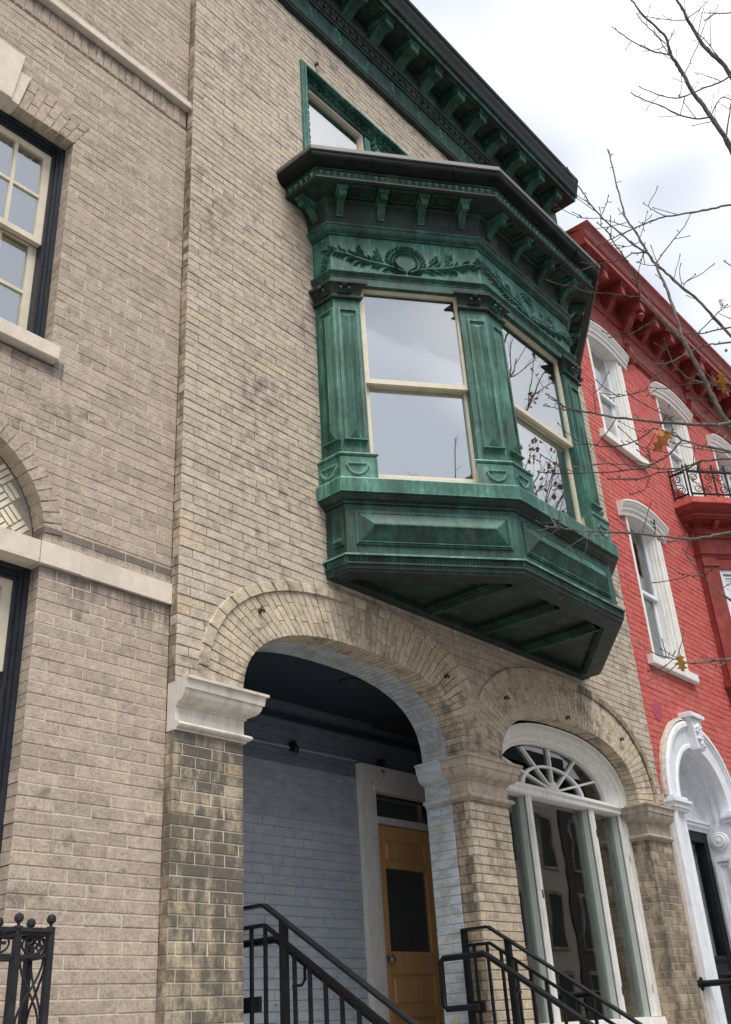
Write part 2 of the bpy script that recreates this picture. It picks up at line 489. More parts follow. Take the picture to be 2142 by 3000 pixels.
    def lathe(s, c, prof, n=14):              # prof: (r, z) world
        b0 = len(s.v)
        for r, z in prof:
            for k in range(n):
                an = 2 * math.pi * k / n
                s.v.append((c[0] + r * math.cos(an), c[1] + r * math.sin(an), z))
        for i in range(len(prof) - 1):
            for k in range(n):
                j = (k + 1) % n
                s.f.append([b0 + i * n + k, b0 + i * n + j, b0 + (i + 1) * n + j, b0 + (i + 1) * n + k])
        s.f.append([b0 + k for k in range(n)])
        s.f.append([b0 + (len(prof) - 1) * n + k for k in range(n)])
        return s
    def lens(s, u, d, z, ang, L, wd, h):      # leaf-shaped boss lying on the face
        ca, sa = math.cos(ang), math.sin(ang)
        n = len(s.v)
        for a, b_, hh in ((0, 0, 0), (0.35, 0.5, 0), (0.75, 0.36, 0), (1, 0, 0), (0.75, -0.36, 0), (0.35, -0.5, 0), (0.3, 0, 1.0), (0.75, 0, 0.8)):
            x, y = a * L, b_ * wd
            s.pt(u + x * ca - y * sa, d + hh * h, z + x * sa + y * ca)
        for q in ((0, 1, 6), (1, 2, 7, 6), (2, 3, 7), (3, 4, 7), (4, 5, 6, 7), (5, 0, 6)):
            s.f.append([n + i for i in q])
        return s
    def sweep(s, path, prof):                 # path(o) -> list of 2-D points; prof: (o, z)
        b0 = len(s.v)
        k = None
        for o_, z in prof:
            pp = path(o_)
            k = len(pp)
            for x, y in pp:
                s.v.append((x, y, z))
        for i in range(len(prof) - 1):
            for j in range(k - 1):
                s.f.append([b0 + i * k + j, b0 + i * k + j + 1, b0 + (i + 1) * k + j + 1, b0 + (i + 1) * k + j])
        return s
    def caps(s, path, prof, back=-0.05):      # close both ends of a sweep with a flat face
        for e in (0, -1):
            pts = [(*path(o_)[e], z) for o_, z in prof]
            pts += [(*path(back)[e], prof[-1][1]), (*path(back)[e], prof[0][1])]
            n = len(s.v)
            s.v += pts
            s.f.append([n + i for i in range(len(pts))])
        return s
    def mesh(s, name, mat, smooth=0):
        me = bpy.data.meshes.new(name)
        me.from_pydata(s.v, [], s.f)
        if smooth:
            bm = bmesh.new()
            bm.from_mesh(me)
            bmesh.ops.remove_doubles(bm, verts=bm.verts, dist=0.0001)
            bmesh.ops.recalc_face_normals(bm, faces=bm.faces)
            bm.to_mesh(me)
            bm.free()
            me.shade_smooth()
            me.set_sharp_from_angle(angle=math.radians(smooth))
        if mat is not None:
            me.materials.append(M[mat] if isinstance(mat, str) else mat)
        me.update()
        return me
    def obj(s, name, mat, parent=None, smooth=0, kind=None, label=None):
        return link(s.mesh(name, mat, smooth), name, parent, kind, label)

def link(me, name, parent=None, kind=None, label=None):
    o = bpy.data.objects.new(name, me)
    col.objects.link(o)
    if parent is not None:
        o.parent = parent
        o.matrix_parent_inverse = INV.get(parent.name, Matrix.Identity(4))
    if kind:
        o['kind'] = kind
    if label:
        o['label'] = label
    return o
INV = {}
def thing(name, label, cat, loc=(0, 0, 0), group=None):
    o = bpy.data.objects.new(name, None)
    o.empty_display_size = 0.2
    col.objects.link(o)
    o.location = loc
    INV[o.name] = Matrix.Translation(-Vector(loc))
    o['label'] = label
    o['category'] = cat
    if group:
        o['group'] = group
    return o
def tag(o, label, cat, group=None):
    o['label'] = label
    o['category'] = cat
    if group:
        o['group'] = group
    return o

def projarea(p, q):
    """rough size in the photograph of a piece spanning p..q (world); 0 when out of frame"""
    r = []
    for v in (p, q):
        e = Vector(v) - CAM
        x, y, zz = (sum(RC[i][k] * e[k] for k in range(3)) for i in range(3))
        if zz < 0.1:
            return 0
        r.append((1071 + 2921.5 * x / zz, 1500 + 2921.5 * y / zz))
    cx, cy = (r[0][0] + r[1][0]) / 2, (r[0][1] + r[1][1]) / 2
    if not (0 < cx < 2142 and 0 < cy < 3000):
        return 0
    return abs(r[0][0] - r[1][0]) * (abs(r[0][1] - r[1][1]) + 5)

# ---------------------------------------------------------------- brickwork
BH, BL = 0.0588, 0.2
class Wall:
    """collects bricks of one house; the 300 that show largest become objects, the rest one mesh per part"""
    def __init__(s):
        s.b = []
    def panel(s, part, mat, mortar, fr, u0, u1, z0, z1, holes=lambda z: [], d=0.0, L=BL, h=BH, zref=0.0, joint=0.006,
              recess=0.007, edge=0.0, phase=0.0, jit=0.0012, seed=1, dep=0.016):
        rg = random.Random(seed)
        mm = MB(fr)
        r0 = math.floor((z0 - zref) / h + 1e-6)
        r = r0
        while True:
            za, zb = max(z0, zref + r * h), min(z1, zref + (r + 1) * h)
            if za >= z1 - 1e-6:
                break
            r += 1
            if zb - za < 0.012:
                continue
            zc = (za + zb) / 2
            cuts = sorted((max(u0, a), min(u1, b)) for a, b in holes(zc) if b > u0 and a < u1)
            solid, cur = [], u0
            for a, b in cuts:
                if a > cur + 1e-4:
                    solid.append((cur, a))
                cur = max(cur, b)
            if cur < u1 - 1e-4:
                solid.append((cur, u1))
            off = phase + (0.5 * L if r % 2 else 0.0) + rg.uniform(-0.008, 0.008)
            for a, b in solid:
                mm.face((a, d - recess, za), (b, d - recess, za), (b, d - recess, zb), (a, d - recess, zb))
                k = math.floor((a - off) / L)
                js = [a]
                while off + (k + 1) * L < b - 1e-6:
                    k += 1
                    x = off + k * L
                    if x > a + 0.03 and x < b - 0.03:
                        js.append(x + rg.uniform(-0.004, 0.004))
                js.append(b)
                for i in range(len(js) - 1):
                    ga = 0 if i == 0 else joint / 2
                    gb = 0 if i == len(js) - 2 else joint / 2
                    dp = edge if edge and (i == 0 or i == len(js) - 2) else dep
                    s.b.append((part, mat, fr, js[i] + ga, js[i + 1] - gb, za + joint / 2, zb - joint / 2, d + rg.uniform(-jit, jit), dp))
        mm.obj('mortar', mortar, part)
    def finish(s, limit=300):
        sc_ = []
        for i, b in enumerate(s.b):
            part, mat, fr, a, c, z0, z1, d, dp = b
            sc_.append((projarea(W(fr, a, d, z0), W(fr, c, d, z1)), i))
        sc_.sort(reverse=True)
        single = {i for ar, i in sc_[:limit] if ar > 0}
        rest, cache = {}, {}
        for i, b in enumerate(s.b):
            part, mat, fr, a, c, z0, z1, d, dp = b
            if i in single:
                key = (mat, round(c - a, 2), round(z1 - z0, 3), round(dp, 3))
                if key not in cache:
                    cache[key] = MB((0, 0, 1, 0, 0, -1)).brick(0, key[1], 0, key[2], 0, key[3]).mesh('brick', mat)
                o = bpy.data.objects.new('brick', cache[key])
                col.objects.link(o)
                p = W(fr, (a + c) / 2 - key[1] / 2, d, z0)
                o.matrix_basis = Matrix(((fr[2], -fr[4], 0, p[0]), (fr[3], -fr[5], 0, p[1]), (0, 0, 1, p[2]), (0, 0, 0, 1)))
                o.parent = part
                o.matrix_parent_inverse = INV.get(part.name, Matrix.Identity(4))
            else:
                key = (part.name, mat)
                if key not in rest:
                    rest[key] = (part, mat, MB())
                mb = rest[key][2]
                mb.fr = fr
                mb.brick(a, c, z0, z1, d, dp)
        for part, mat, mb in rest.values():
            mb.obj('brickwork', mat, part, kind='stuff')

def sell(cx, cz, a, b, n, steps=400):
    """upper half of a super-ellipse from left to right, resampled evenly by arc length"""
    P = []
    for i in range(steps + 1):
        t = math.pi * (1 - i / steps)
        c, s_ = math.cos(t), math.sin(t)
        P.append((cx + a * math.copysign(abs(c) ** (2 / n), c), cz + b * abs(s_) ** (2 / n)))
    return P
def resample(P, k):
    D = [0]
    for p, q in zip(P, P[1:]):
        D.append(D[-1] + math.hypot(q[0] - p[0], q[1] - p[1]))
    out, j = [], 0
    for i in range(k + 1):
        t = D[-1] * i / k
        while j < len(P) - 2 and D[j + 1] < t:
            j += 1
        f = (t - D[j]) / ((D[j + 1] - D[j]) or 1)
        out.append((P[j][0] + (P[j + 1][0] - P[j][0]) * f, P[j][1] + (P[j + 1][1] - P[j][1]) * f))
    return out
def half_at(z, cz, a, b, n):
    """half width of that curve at height z (None above the crown)"""
    if z >= cz + b:
        return None
    if z <= cz:
        return a
    return a * (1 - ((z - cz) / b) ** n) ** (1 / n)
def lerp2(p, q, t):
    return (p[0] + (q[0] - p[0]) * t, p[1] + (q[1] - p[1]) * t)

def double_hung(part, fr, u0, u1, z0, z1, zm, d, mat, gl, fw=0.04, cols=1, rows=1, bar=0.02, step=0.035, up_d=None, bottom=0.06):
    """two sashes with their panes, as sub-parts of a window"""
    for k, (a, b, dd) in enumerate(((zm - 0.02, z1, d), (z0, zm + 0.02, d - step))):
        s = MB(fr)
        s.frame(u0, u1, a, b, fw, dd - 0.035, dd, wb=(0.04 if k == 0 else bottom), wt=(fw if k == 0 else 0.04))
        gu0, gu1 = u0 + fw, u1 - fw
        gz0, gz1 = a + (0.04 if k == 0 else bottom), b - (fw if k == 0 else 0.04)
        pw, ph = (gu1 - gu0) / cols, (gz1 - gz0) / rows
        for i in range(1, cols):
            s.box(gu0 + i * pw - bar / 2, gu0 + i * pw + bar / 2, dd - 0.03, dd - 0.004, gz0, gz1)
        for j in range(1, rows):
            s.box(gu0, gu1, dd - 0.03, dd - 0.005, gz0 + j * ph - bar / 2, gz0 + j * ph + bar / 2)
        s.obj('sash', mat, part)
        for i in range(cols):
            for j in range(rows):
                g = MB(fr)
                g.box(gu0 + i * pw, gu0 + (i + 1) * pw - 0.001, dd - 0.02, dd - 0.016, gz0 + j * ph, gz0 + (j + 1) * ph - 0.001)
                g.obj('pane', gl, part)

# ================================================================ ground
def sheet(name, x0, x1, y0, y1, z, mat, dz=0.0):
    m = MB()
    if dz:
        m.box(x0, x1, -y1, -y0, z - dz, z)
    else:
        m.raw([(x0, y0, z), (x1, y0, z), (x1, y1, z), (x0, y1, z)], [(0, 1, 2, 3)])
    return m.obj(name, mat, kind='structure')
sheet('ground', -400, 400, -400, 400, -0.16, 'asphalt')
sheet('road', -60, 120, -13.2, -5.2, -0.155, 'asphalt')
sheet('pavement', -60, 120, -5.2, 0.4, 0.0, 'concrete', 0.15)
sheet('far_pavement', -60, 120, -17.5, -13.2, 0.0, 'concrete', 0.15)

def shell(part_of, x0, x1, yf, yb, ztop, mat='dark', zfloors=()):
    """back, side and top of a house so that its rooms are closed"""
    m = MB()
    m.box(x0, x1, -yb - 0.05, -yb, 0, ztop)
    m.box(x0, x0 + 0.04, -yb, -yf, 0, ztop)
    m.box(x1 - 0.04, x1, -yb, -yf, 0, ztop)
    m.obj('rear_wall', mat, part_of)
    MB().box(x0, x1, -yb, -yf, ztop, ztop + 0.05).obj('roof', 'roof', part_of)
    for zf in zfloors:
        MB().box(x0 + 0.04, x1 - 0.04, -yb, -yf, zf, zf + 0.05).obj('storey_floor', mat, part_of)

# ================================================================ brown brick house at the left
YL = 0.07                                    # its face lies this far behind the tan house's
FL = (0.0, YL, 1.0, 0.0, 0.0, -1.0)
BHs = thing('brown_brick_house', 'brown brick house with white-barred window and arched leaded fanlight', 'house', (1.8, YL, 0))
bw = Wall()
UC, U0, U1, UZ0, UZ1 = 1.766, 1.20, 2.332, 5.0, 6.58      # upper window
KC, KR, KZ = 1.85, 0.556, 3.83                            # fanlight
wall = MB(FL).box(-1.5, 0.0, -0.3, 0, 0, 11.5).obj('wall', 'brown', BHs)
def h_left(z):
    h = []
    if 4.905 < z < 5.008:
        h.append((1.17, 2.357))
    if 5.008 <= z < UZ1:
        h.append((U0, U1))
    if UZ1 <= z < 6.79:
        f = (z - UZ1) / 0.22
        h.append((UC - 0.56 - 0.10 * f, UC + 0.56 + 0.10 * f))
    if 6.79 <= z < 6.975:
        h.append((UC - 0.16, UC + 0.16))
    if 3.712 < z < 3.83:
        h.append((0, 3.21))
    if 3.83 <= z < 3.83 + 0.61:
        a = math.sqrt(max(0.0, 0.61 ** 2 - (z - 3.83) ** 2))
        h.append((KC - a, KC + a))
    if 0.9 < z <= 3.712:
        h.append((1.30, 2.40))
    if 7.43 < z < 7.67:
        h.append((0, 3.21))
    return h
bw.panel(wall, 'brown', 'brown_mortar', FL, 0.0, 3.21, 0.0, 11.5, h_left, edge=0.088, seed=3, jit=0.0015, recess=0.0028, joint=0.0036)
# window heads, sills and bands in pale stone
m = MB(FL)
m.box(-1.5, 2.378, -0.1, 0.02, 3.712, 3.829).obj('stone_band', 'stone', BHs)
MB(FL).box(2.382, 2.617, -0.1, 0.024, 3.711, 3.8295).obj('stone_band', 'stone', BHs)
MB(FL).box(2.62, 3.205, -0.1, 0.02, 3.711, 3.8292).obj('stone_band', 'stone', BHs)
MB(FL).extr([(-0.1, 7.60), (0.045, 7.60), (0.05, 7.605), (0.05, 7.655), (0.04, 7.668), (-0.1, 7.672)], -1.5, 3.206).obj('stone_band', 'stone', BHs)
MB(FL).extr([(-0.12, 4.905), (0.045, 4.905), (0.05, 4.91), (0.05, 4.995), (-0.08, 5.012), (-0.12, 5.012)], 1.165, 2.357).obj('window_sill', 'stone', BHs)
ks = MB(FL).prism([(UC - 0.118, 6.575), (UC + 0.118, 6.575), (UC + 0.166, 6.985), (UC - 0.166, 6.985)], -0.1, 0.035, 0.004)
ks = ks.obj('keystone', 'stone', BHs)
for sgn in (-1, 1):
    MB(FL).prism([(UC + sgn * 0.12, 6.577), (UC + sgn * 0.172, 6.577), (UC + sgn * 0.226, 6.862), (UC + sgn * 0.154, 6.862)], -0.1, 0.018, 0.003).obj('keystone', 'stone', BHs)
# flat brick arch
rg = random.Random(5)
for sgn in (-1, 1):
    nv = 7
    for i in range(nv):
        a0, a1 = 0.176 + (0.566 - 0.176) * i / nv, 0.176 + (0.566 - 0.176) * (i + 1) / nv
        t0, t1 = 0.232 + (0.672 - 0.232) * i / nv, 0.232 + (0.672 - 0.232) * (i + 1) / nv
        zt = 6.80 + 0.06 * (1 - i / nv)
        cut = 0.35 if i % 2 else 0.65
        for (f0, f1) in ((0, cut), (cut, 1)):
            q = []
            for (f, (b, t)) in ((f0, (a0, t0)), (f0, (a1, t1)), (f1, (a1, t1)), (f1, (a0, t0))):
                q.append((UC + sgn * (b + (t - b) * f + (0.004 if b == a0 else -0.003)), 6.58 + (zt - 6.58) * f + (0.003 if f == f0 else -0.003)))
            MB(FL).prism(q, -0.09, 0.003 + rg.uniform(0, 0.002), 0.003).obj('voussoir', 'brown', wall)
MB(FL).prism([(UC - 0.56, 6.585), (UC + 0.56, 6.585), (UC + 0.67, 6.87), (UC - 0.67, 6.87)], -0.09, -0.004).obj('mortar', 'brown_mortar', wall)
# soldier course under the upper band
x = -0.2
while x < 3.2:
    MB(FL).brick(x, min(x + 0.054, 3.206), 7.436, 7.598, rg.uniform(-0.002, 0.001), 0.03).obj('soldier_brick', 'brown', wall)
    x += 0.0598
MB(FL).box(-0.2, 3.206, -0.03, -0.008, 7.43, 7.6).obj('mortar', 'brown_mortar', wall)
# fanlight ring
nv = 31
for i in range(nv):
    t0, t1 = math.pi * i / nv, math.pi * (i + 1) / nv
    g = 0.0055
    q = [(KC + (KR) * math.cos(t0 + g), KZ + KR * math.sin(t0 + g)), (KC + (KR + 0.105) * math.cos(t0 + g * 0.8), KZ + (KR + 0.105) * math.sin(t0 + g * 0.8)),
         (KC + (KR + 0.105) * math.cos(t1 - g * 0.8), KZ + (KR + 0.105) * math.sin(t1 - g * 0.8)), (KC + KR * math.cos(t1 - g), KZ + KR * math.sin(t1 - g))]
    MB(FL).prism(q, -0.10, 0.003 + rg.uniform(-0.001, 0.002), 0.003).obj('voussoir', 'brown', wall)
mr = MB(FL)
for i in range(40):
    t0, t1 = math.pi * i / 40, math.pi * (i + 1) / 40
    mr.prism([(KC + r_ * math.cos(t), KZ + r_ * math.sin(t)) for r_, t in ((KR + 0.004, t0), (KR + 0.1, t0), (KR + 0.1, t1), (KR + 0.004, t1))], -0.1, -0.005)
mr.obj('mortar', 'brown_mortar', wall)
# leaded fanlight: diagonal basket weave of cream glass
fan = MB(FL).prism([(KC + KR * math.cos(math.pi * i / 24), KZ + KR * math.sin(math.pi * i / 24)) for i in range(25)], -0.13, -0.105).obj('fanlight', 'lead', BHs)
cell = 0.098
for i in range(-7, 8):
    for j in range(-7, 8):
        for k in range(3):
            cu, cv = i * cell, j * cell
            off = (k - 1) * cell / 3
            hu, hv = (cell * 0.45, cell * 0.118) if (i + j) % 2 else (cell * 0.118, cell * 0.45)
            pu, pv = (cu, cv + off) if (i + j) % 2 else (cu + off, cv)
            q = []
            ok = True
            for a, b in ((-1, -1), (1, -1), (1, 1), (-1, 1)):
                x_, y_ = pu + a * hu, pv + b * hv
                X, Z = KC + (x_ - y_) * 0.7071, KZ + 0.15 + (x_ + y_) * 0.7071
                if Z < KZ + 0.004 or math.hypot(X - KC, Z - KZ) > KR - 0.004:
                    ok = False
                q.append((X, Z))
            if ok:
                MB(FL).prism(q, -0.11, -0.1 + rg.uniform(0, 0.002)).obj('pane', 'leaded', fan)
# upper window: navy frame, cream sashes with glazing bars
def navy_frame(u0, u1, z0, z1, name='window'):
    m = MB(FL)
    m.frame(u0 - 0.002, u1 + 0.002, z0, z1, 0.03, -0.20, -0.085)
    m.frame(u0 + 0.028, u1 - 0.028, z0 + 0.01, z1 - 0.028, 0.018, -0.20, -0.10)
    m.frame(u0 + 0.046, u1 - 0.046, z0 + 0.012, z1 - 0.046, 0.016, -0.20, -0.118)
    return m.obj(name, 'navy', BHs)
win = navy_frame(U0, U1, 5.012, UZ1)
double_hung(win, FL, U0 + 0.055, U1 - 0.055, 5.03, 6.525, 5.815, -0.135, 'cream', 'glass', 0.055, 5, 2, 0.022, 0.045)
MB(FL).box(U0, U1, -0.30, -0.29, 5.02, 6.4).obj('window_shade', 'blind', win)
MB(FL).box(U0, U1, -0.32, -0.31, 5.0, 6.6).obj('window_lining', 'dark', win)
win = navy_frame(1.30, 2.40, 0.9, 3.712)
double_hung(win, FL, 1.352, 2.348, 0.93, 3.665, 3.20, -0.135, 'cream', 'glass', 0.06, 1, 1, 0.02, 0.045)
MB(FL).box(1.3, 2.4, -0.30, -0.29, 0.92, 3.68).obj('window_shade', 'blind', win)
shell(BHs, -1.5, 3.16, YL + 0.5, 8, 11.5)
bw.finish(300)

# ================================================================ tan brick house (centre)
TH = thing('tan_brick_house', 'tan brick house with green copper oriel, copper cornice and two arches', 'house', (6.05, 0, 0))
tw = Wall()
XL, XR = 3.21, 8.865
twall = MB().box(XL + 0.02, XL + 0.06, -0.4, -0.05, 3.3, 9.9).obj('wall', 'tan', TH)
A1 = dict(cx=4.737, cz=3.255, a=1.048, b=0.545, n=2.55)
A2 = dict(cx=7.325, cz=3.215, a=1.063, b=0.535, n=2.55)
O1 = dict(cx=4.737, cz=3.255, a=1.318, b=0.825, n=2.5)
O2 = dict(cx=7.325, cz=3.215, a=1.365, b=0.865, n=2.5)
XM = 6.022
BAY = ((4.30, 7.83, 4.21, 7.60),)
def h_tan(z):
    h = []
    for o_ in (O1, O2):
        w_ = half_at(z, o_['cz'], o_['a'] + 0.02, o_['b'] + 0.02, o_['n'])
        if w_:
            h.append((o_['cx'] - w_, o_['cx'] + w_))
    if 7.7 < z < 9.19:
        h.append((4.375, 7.755))
    if z < 3.62:
        h.append((5.9, 6.15))
    if 4.4 < z < 7.4:
        h.append((4.6, 7.53))
    return h
tw.panel(twall, 'tan', 'tan_mortar', F0, XL, XR, 3.262, 9.78, h_tan, edge=0.06, seed=9, recess=0.006, joint=0.0034, jit=0.0025)
tw.panel(twall, 'stain', 'tan_mortar', (XL - 0.001, 0.0, 0.0, 1.0, -1.0, 0.0), 0.006, 0.069, 3.262, 9.78, seed=10, joint=0.0034, recess=0.004, d=0.0005, jit=0.002)
# piers below the capitals
p1 = MB().box(XL + 0.03, 3.66, -0.36, -0.03, 0, 3.0).obj('pier', 'pier', TH, label='soot-blackened brick pier with pale pointing')
tw.panel(p1, 'pier', 'pier_mortar', F0, XL, 3.688, 0, 3.003, edge=0.09, seed=21, joint=0.0045, phase=0.06, recess=0.004)
FPL = (XL - 0.001, 0.0, 0.0, 1.0, -1.0, 0.0)
tw.panel(p1, 'stain', 'pier_mortar', FPL, 0.006, 0.069, 0, 3.003, seed=27, joint=0.0045, recess=0.004, d=0.0005)
p2 = MB().box(5.81, 6.24, -0.36, -0.03, 0, 2.95).obj('pier', 'arch', TH, label='brick pier painted pale blue on its porch side')
tw.panel(p2, 'arch', 'tan_mortar', F0, 5.785, 6.265, 0, 2.952, seed=22, joint=0.005, phase=0.05, recess=0.004, edge=0.05)
FP2 = (5.785, 0.0, 0.0, 1.0, -1.0, 0.0)           # left face of the middle pier, u = Y
tw.panel(p2, 'stain', 'tan_mortar', FP2, 0.016, 0.152, 0, 2.952, seed=23, joint=0.005, phase=0.02, recess=0.004)
tw.panel(p2, 'palepaint', 'palejoint', FP2, 0.152, 0.375, 0, 2.952, seed=24, joint=0.004, phase=0.06, d=0.002, recess=0.003)
p3 = MB().box(8.47, XR - 0.01, -0.3, -0.03, 0, 2.92).obj('pier', 'stain', TH, label='weathered brick pier beside the red house')
tw.panel(p3, 'stain', 'pier_mortar', F0, 8.44, XR, 0, 2.922, seed=25, joint=0.0045, recess=0.004, edge=0.05)
FP3 = (8.44, 0.0, 0.0, 1.0, -1.0, 0.0)
tw.panel(p3, 'stain', 'pier_mortar', FP3, 0.016, 0.17, 0, 2.922, seed=26, joint=0.0045, recess=0.004)

def sweep_path(pts, first=(0, 0), last=(0, 0)):
    """offset polyline with mitred corners; returns path(o)"""
    V = [Vector(p) for p in pts]
    nn = []
    for a, b in zip(V, V[1:]):
        t = (b - a).normalized()
        nn.append(Vector((t.y, -t.x)))
    def path(o_):
        out = []
        for i, p in enumerate(V):
            if i == 0:
                q = p + nn[0] * o_
            elif i == len(V) - 1:
                q = p + nn[-1] * o_
            else:
                n_ = (nn[i - 1] + nn[i]) / (1 + nn[i - 1].dot(nn[i]))
                q = p + n_ * o_
            out.append((q.x, q.y))
        return out
    return path
def ovolo(o0, z0, o1, z1, k=6, concave=False):
    out = []
    for i in range(k + 1):
        t = math.pi / 2 * i / k
        if concave:
            out.append((o0 + (o1 - o0) * (1 - math.cos(t)), z0 + (z1 - z0) * math.sin(t)))
        else:
            out.append((o0 + (o1 - o0) * math.sin(t), z0 + (z1 - z0) * (1 - math.cos(t))))
    return out
def bead(o_, z0, z1, r, k=6):
    return [(o_ + r * math.sin(math.pi * i / k), (z0 + z1) / 2 - (z1 - z0) / 2 * math.cos(math.pi * i / k)) for i in range(k + 1)]
def cap_profile(z0, z1):
    H = z1 - z0
    f = lambda t: z0 + H * t
    return ([(-0.02, f(0)), (0.012, f(0.0)), (0.012, f(0.03))] + bead(0.008, f(0.035), f(0.165), 0.03)
            + [(0.002, f(0.17)), (0.002, f(0.47)), (0.013, f(0.475)), (0.013, f(0.52)), (0.022, f(0.53))]
            + ovolo(0.026, f(0.545), 0.075, f(0.76)) + [(0.084, f(0.765)), (0.090, f(0.94)), (0.103, f(0.945)), (0.104, f(1.0)), (-0.02, f(1.0))])
def capital(pts, z0, z1, mat, label=None, back=-0.04):
    pa = sweep_path(pts)
    pr = cap_profile(z0, z1)
    return MB().sweep(pa, pr).caps(pa, pr, back).obj('capital', mat, TH, 24, label=label)
capital([(XL, 0), (3.688, 0), (3.688, 0.37)], 3.003, 3.272, 'capstone', 'pale stone capital cut flush at the corner', back=-0.066)
# middle capital: brownstone at the front, painted pale blue on the porch side
capital([(5.785, 0.152), (5.785, 0), (6.265, 0), (6.265, 0.20)], 2.952, 3.243, 'brownstone', 'brown stone capital half painted blue')
capital([(5.785, 0.376), (5.785, 0.154)], 2.9515, 3.2432, 'palepaint')
capital([(8.44, 0.17), (8.44, 0), (XR, 0)], 2.922, 3.212, 'brownstone', 'brown stone capital beside the red house')

# arches
def arch(I, O, nst, clip, side, depth, seed):
    rg = random.Random(seed)
    ri = resample(sell(I['cx'], I['cz'], I['a'], I['b'], I['n']), nst)
    ro = resample(sell(O['cx'], O['cz'], O['a'], O['b'], O['n']), nst)
    cl = lambda p: (min(p[0], clip) if side < 0 else max(p[0], clip), p[1])
    part = MB()
    for i in range(nst):
        q = [cl(p) for p in (ri[i], ro[i], ro[i + 1], ri[i + 1])]
        part.prism([lerp2(q[0], q[1], 0.01), q[1], q[2], lerp2(q[3], q[2], 0.01)], -depth + 0.01, -0.006)
    part = part.obj('arch', 'tan_mortar', TH)
    for i in range(nst):
        a0, a1, b0, b1 = ri[i], ri[i + 1], ro[i], ro[i + 1]
        g = 0.055
        a0_, a1_ = lerp2(a0, a1, g), lerp2(a1, a0, g)
        b0_, b1_ = lerp2(b0, b1, g), lerp2(b1, b0, g)
        cut = (0.34, 0.70)[i % 2] + rg.uniform(-0.05, 0.05)
        for f0, f1 in ((0, cut - 0.006), (cut + 0.006, 1)):
            q = [cl(lerp2(a0_, b0_, f0)), cl(lerp2(a0_, b0_, f1)), cl(lerp2(a1_, b1_, f1)), cl(lerp2(a1_, b1_, f0))]
            if abs((q[2][0] - q[0][0]) * (q[3][1] - q[1][1]) - (q[3][0] - q[1][0]) * (q[2][1] - q[0][1])) < 0.0004:
                continue
            MB().prism(q, -depth if f0 == 0 else -0.03, rg.uniform(-0.001, 0.002), 0.0025).obj('voussoir', 'arch', part)
    # projecting hood course of headers
    nh = nst // 2
    ho = resample(sell(O['cx'], O['cz'], O['a'] + 0.002, O['b'] + 0.002, O['n']), nh)
    hp = resample(sell(O['cx'], O['cz'], O['a'] + 0.066, O['b'] + 0.066, O['n']), nh)
    for i in range(nh):
        q = [ho[i], hp[i], hp[i + 1], ho[i + 1]]
        if side < 0 and max(p[0] for p in q) > clip + 0.01 or side > 0 and min(p[0] for p in q) < clip - 0.01:
            continue
        q = [lerp2(q[0], q[3], 0.03), lerp2(q[1], q[2], 0.03), lerp2(q[2], q[1], 0.03), lerp2(q[3], q[0], 0.03)]
        MB().prism(q, -0.03, 0.016 + rg.uniform(-0.002, 0.002), 0.004).obj('hood_brick', 'stain' if (side > 0 and i > nh * 0.55) else 'arch', part)
    return part, ri
ar1, ri1 = arch(A1, O1, 58, XM, -1, 0.152, 31)
ar2, ri2 = arch(A2, O2, 60, XM, 1, 0.125, 32)
# painted inner half of the porch arch
rg = random.Random(8)
ps = MB()
for i in range(58):
    a0, a1 = ri1[i], ri1[i + 1]
    nx, nz = -(a1[1] - a0[1]), a1[0] - a0[0]
    L_ = math.hypot(nx, nz)
    nx, nz = nx / L_ * 0.1, nz / L_ * 0.1
    b0, b1 = lerp2(a0, a1, 0.05), lerp2(a1, a0, 0.05)
    cut = 0.262 if i % 2 else 0.31
    j = rg.uniform(0, 0.0015)
    for y0, y1 in ((0.1535, cut - 0.002), (cut + 0.002, 0.376)):
        ps.prism([(b0[0] - nx * j, b0[1] - nz * j), (b1[0] - nx * j, b1[1] - nz * j), (b1[0] + nx, b1[1] + nz), (b0[0] + nx, b0[1] + nz)], -y1, -y0)
ps.obj('painted_soffit', 'palepaint', ar1, kind='stuff')
ps = MB()
for i in range(58):
    a0, a1 = ri1[i], ri1[i + 1]
    ps.raw([(a0[0], 0.154, a0[1] + 0.004), (a1[0], 0.154, a1[1] + 0.004), (a1[0], 0.375, a1[1] + 0.004), (a0[0], 0.375, a0[1] + 0.004)], [(0, 1, 2, 3)])
ps.obj('mortar', 'palejoint', ar1)
# wall thickness behind the arches (closes the rooms)
MB().box(3.27, 3.66, -0.375, -0.04, 2.9, 3.9).obj('wall_core', 'tan_mortar', twall)
MB().box(XL + 0.01, XR - 0.01, -0.42, -0.38, 3.86, 4.6).obj('wall_core', 'dark', twall)

MB().box(5.80, 6.24, -0.05, -0.004, 3.30, 3.9).obj('spandrel', 'arch', twall)
# iron hooks bolted to the brickwork
for (x_, z_) in ((3.82, 3.82), (5.64, 3.80), (6.405, 3.79), (7.31, 3.795), (8.235, 3.765), (4.58, 9.32), (5.92, 7.66)):
    m = MB()
    m.box(x_ - 0.010, x_ + 0.010, 0, 0.008, z_ - 0.014, z_ + 0.014)
    m.box(x_ - 0.005, x_ + 0.005, 0.006, 0.034, z_ - 0.008, z_ + 0.002)
    m.box(x_ - 0.014, x_ - 0.006, 0.024, 0.032, z_ - 0.008, z_ + 0.016)
    m.box(x_ + 0.006, x_ + 0.014, 0.024, 0.032, z_ - 0.018, z_ + 0.008)
    m.obj('hook', 'rust', TH)

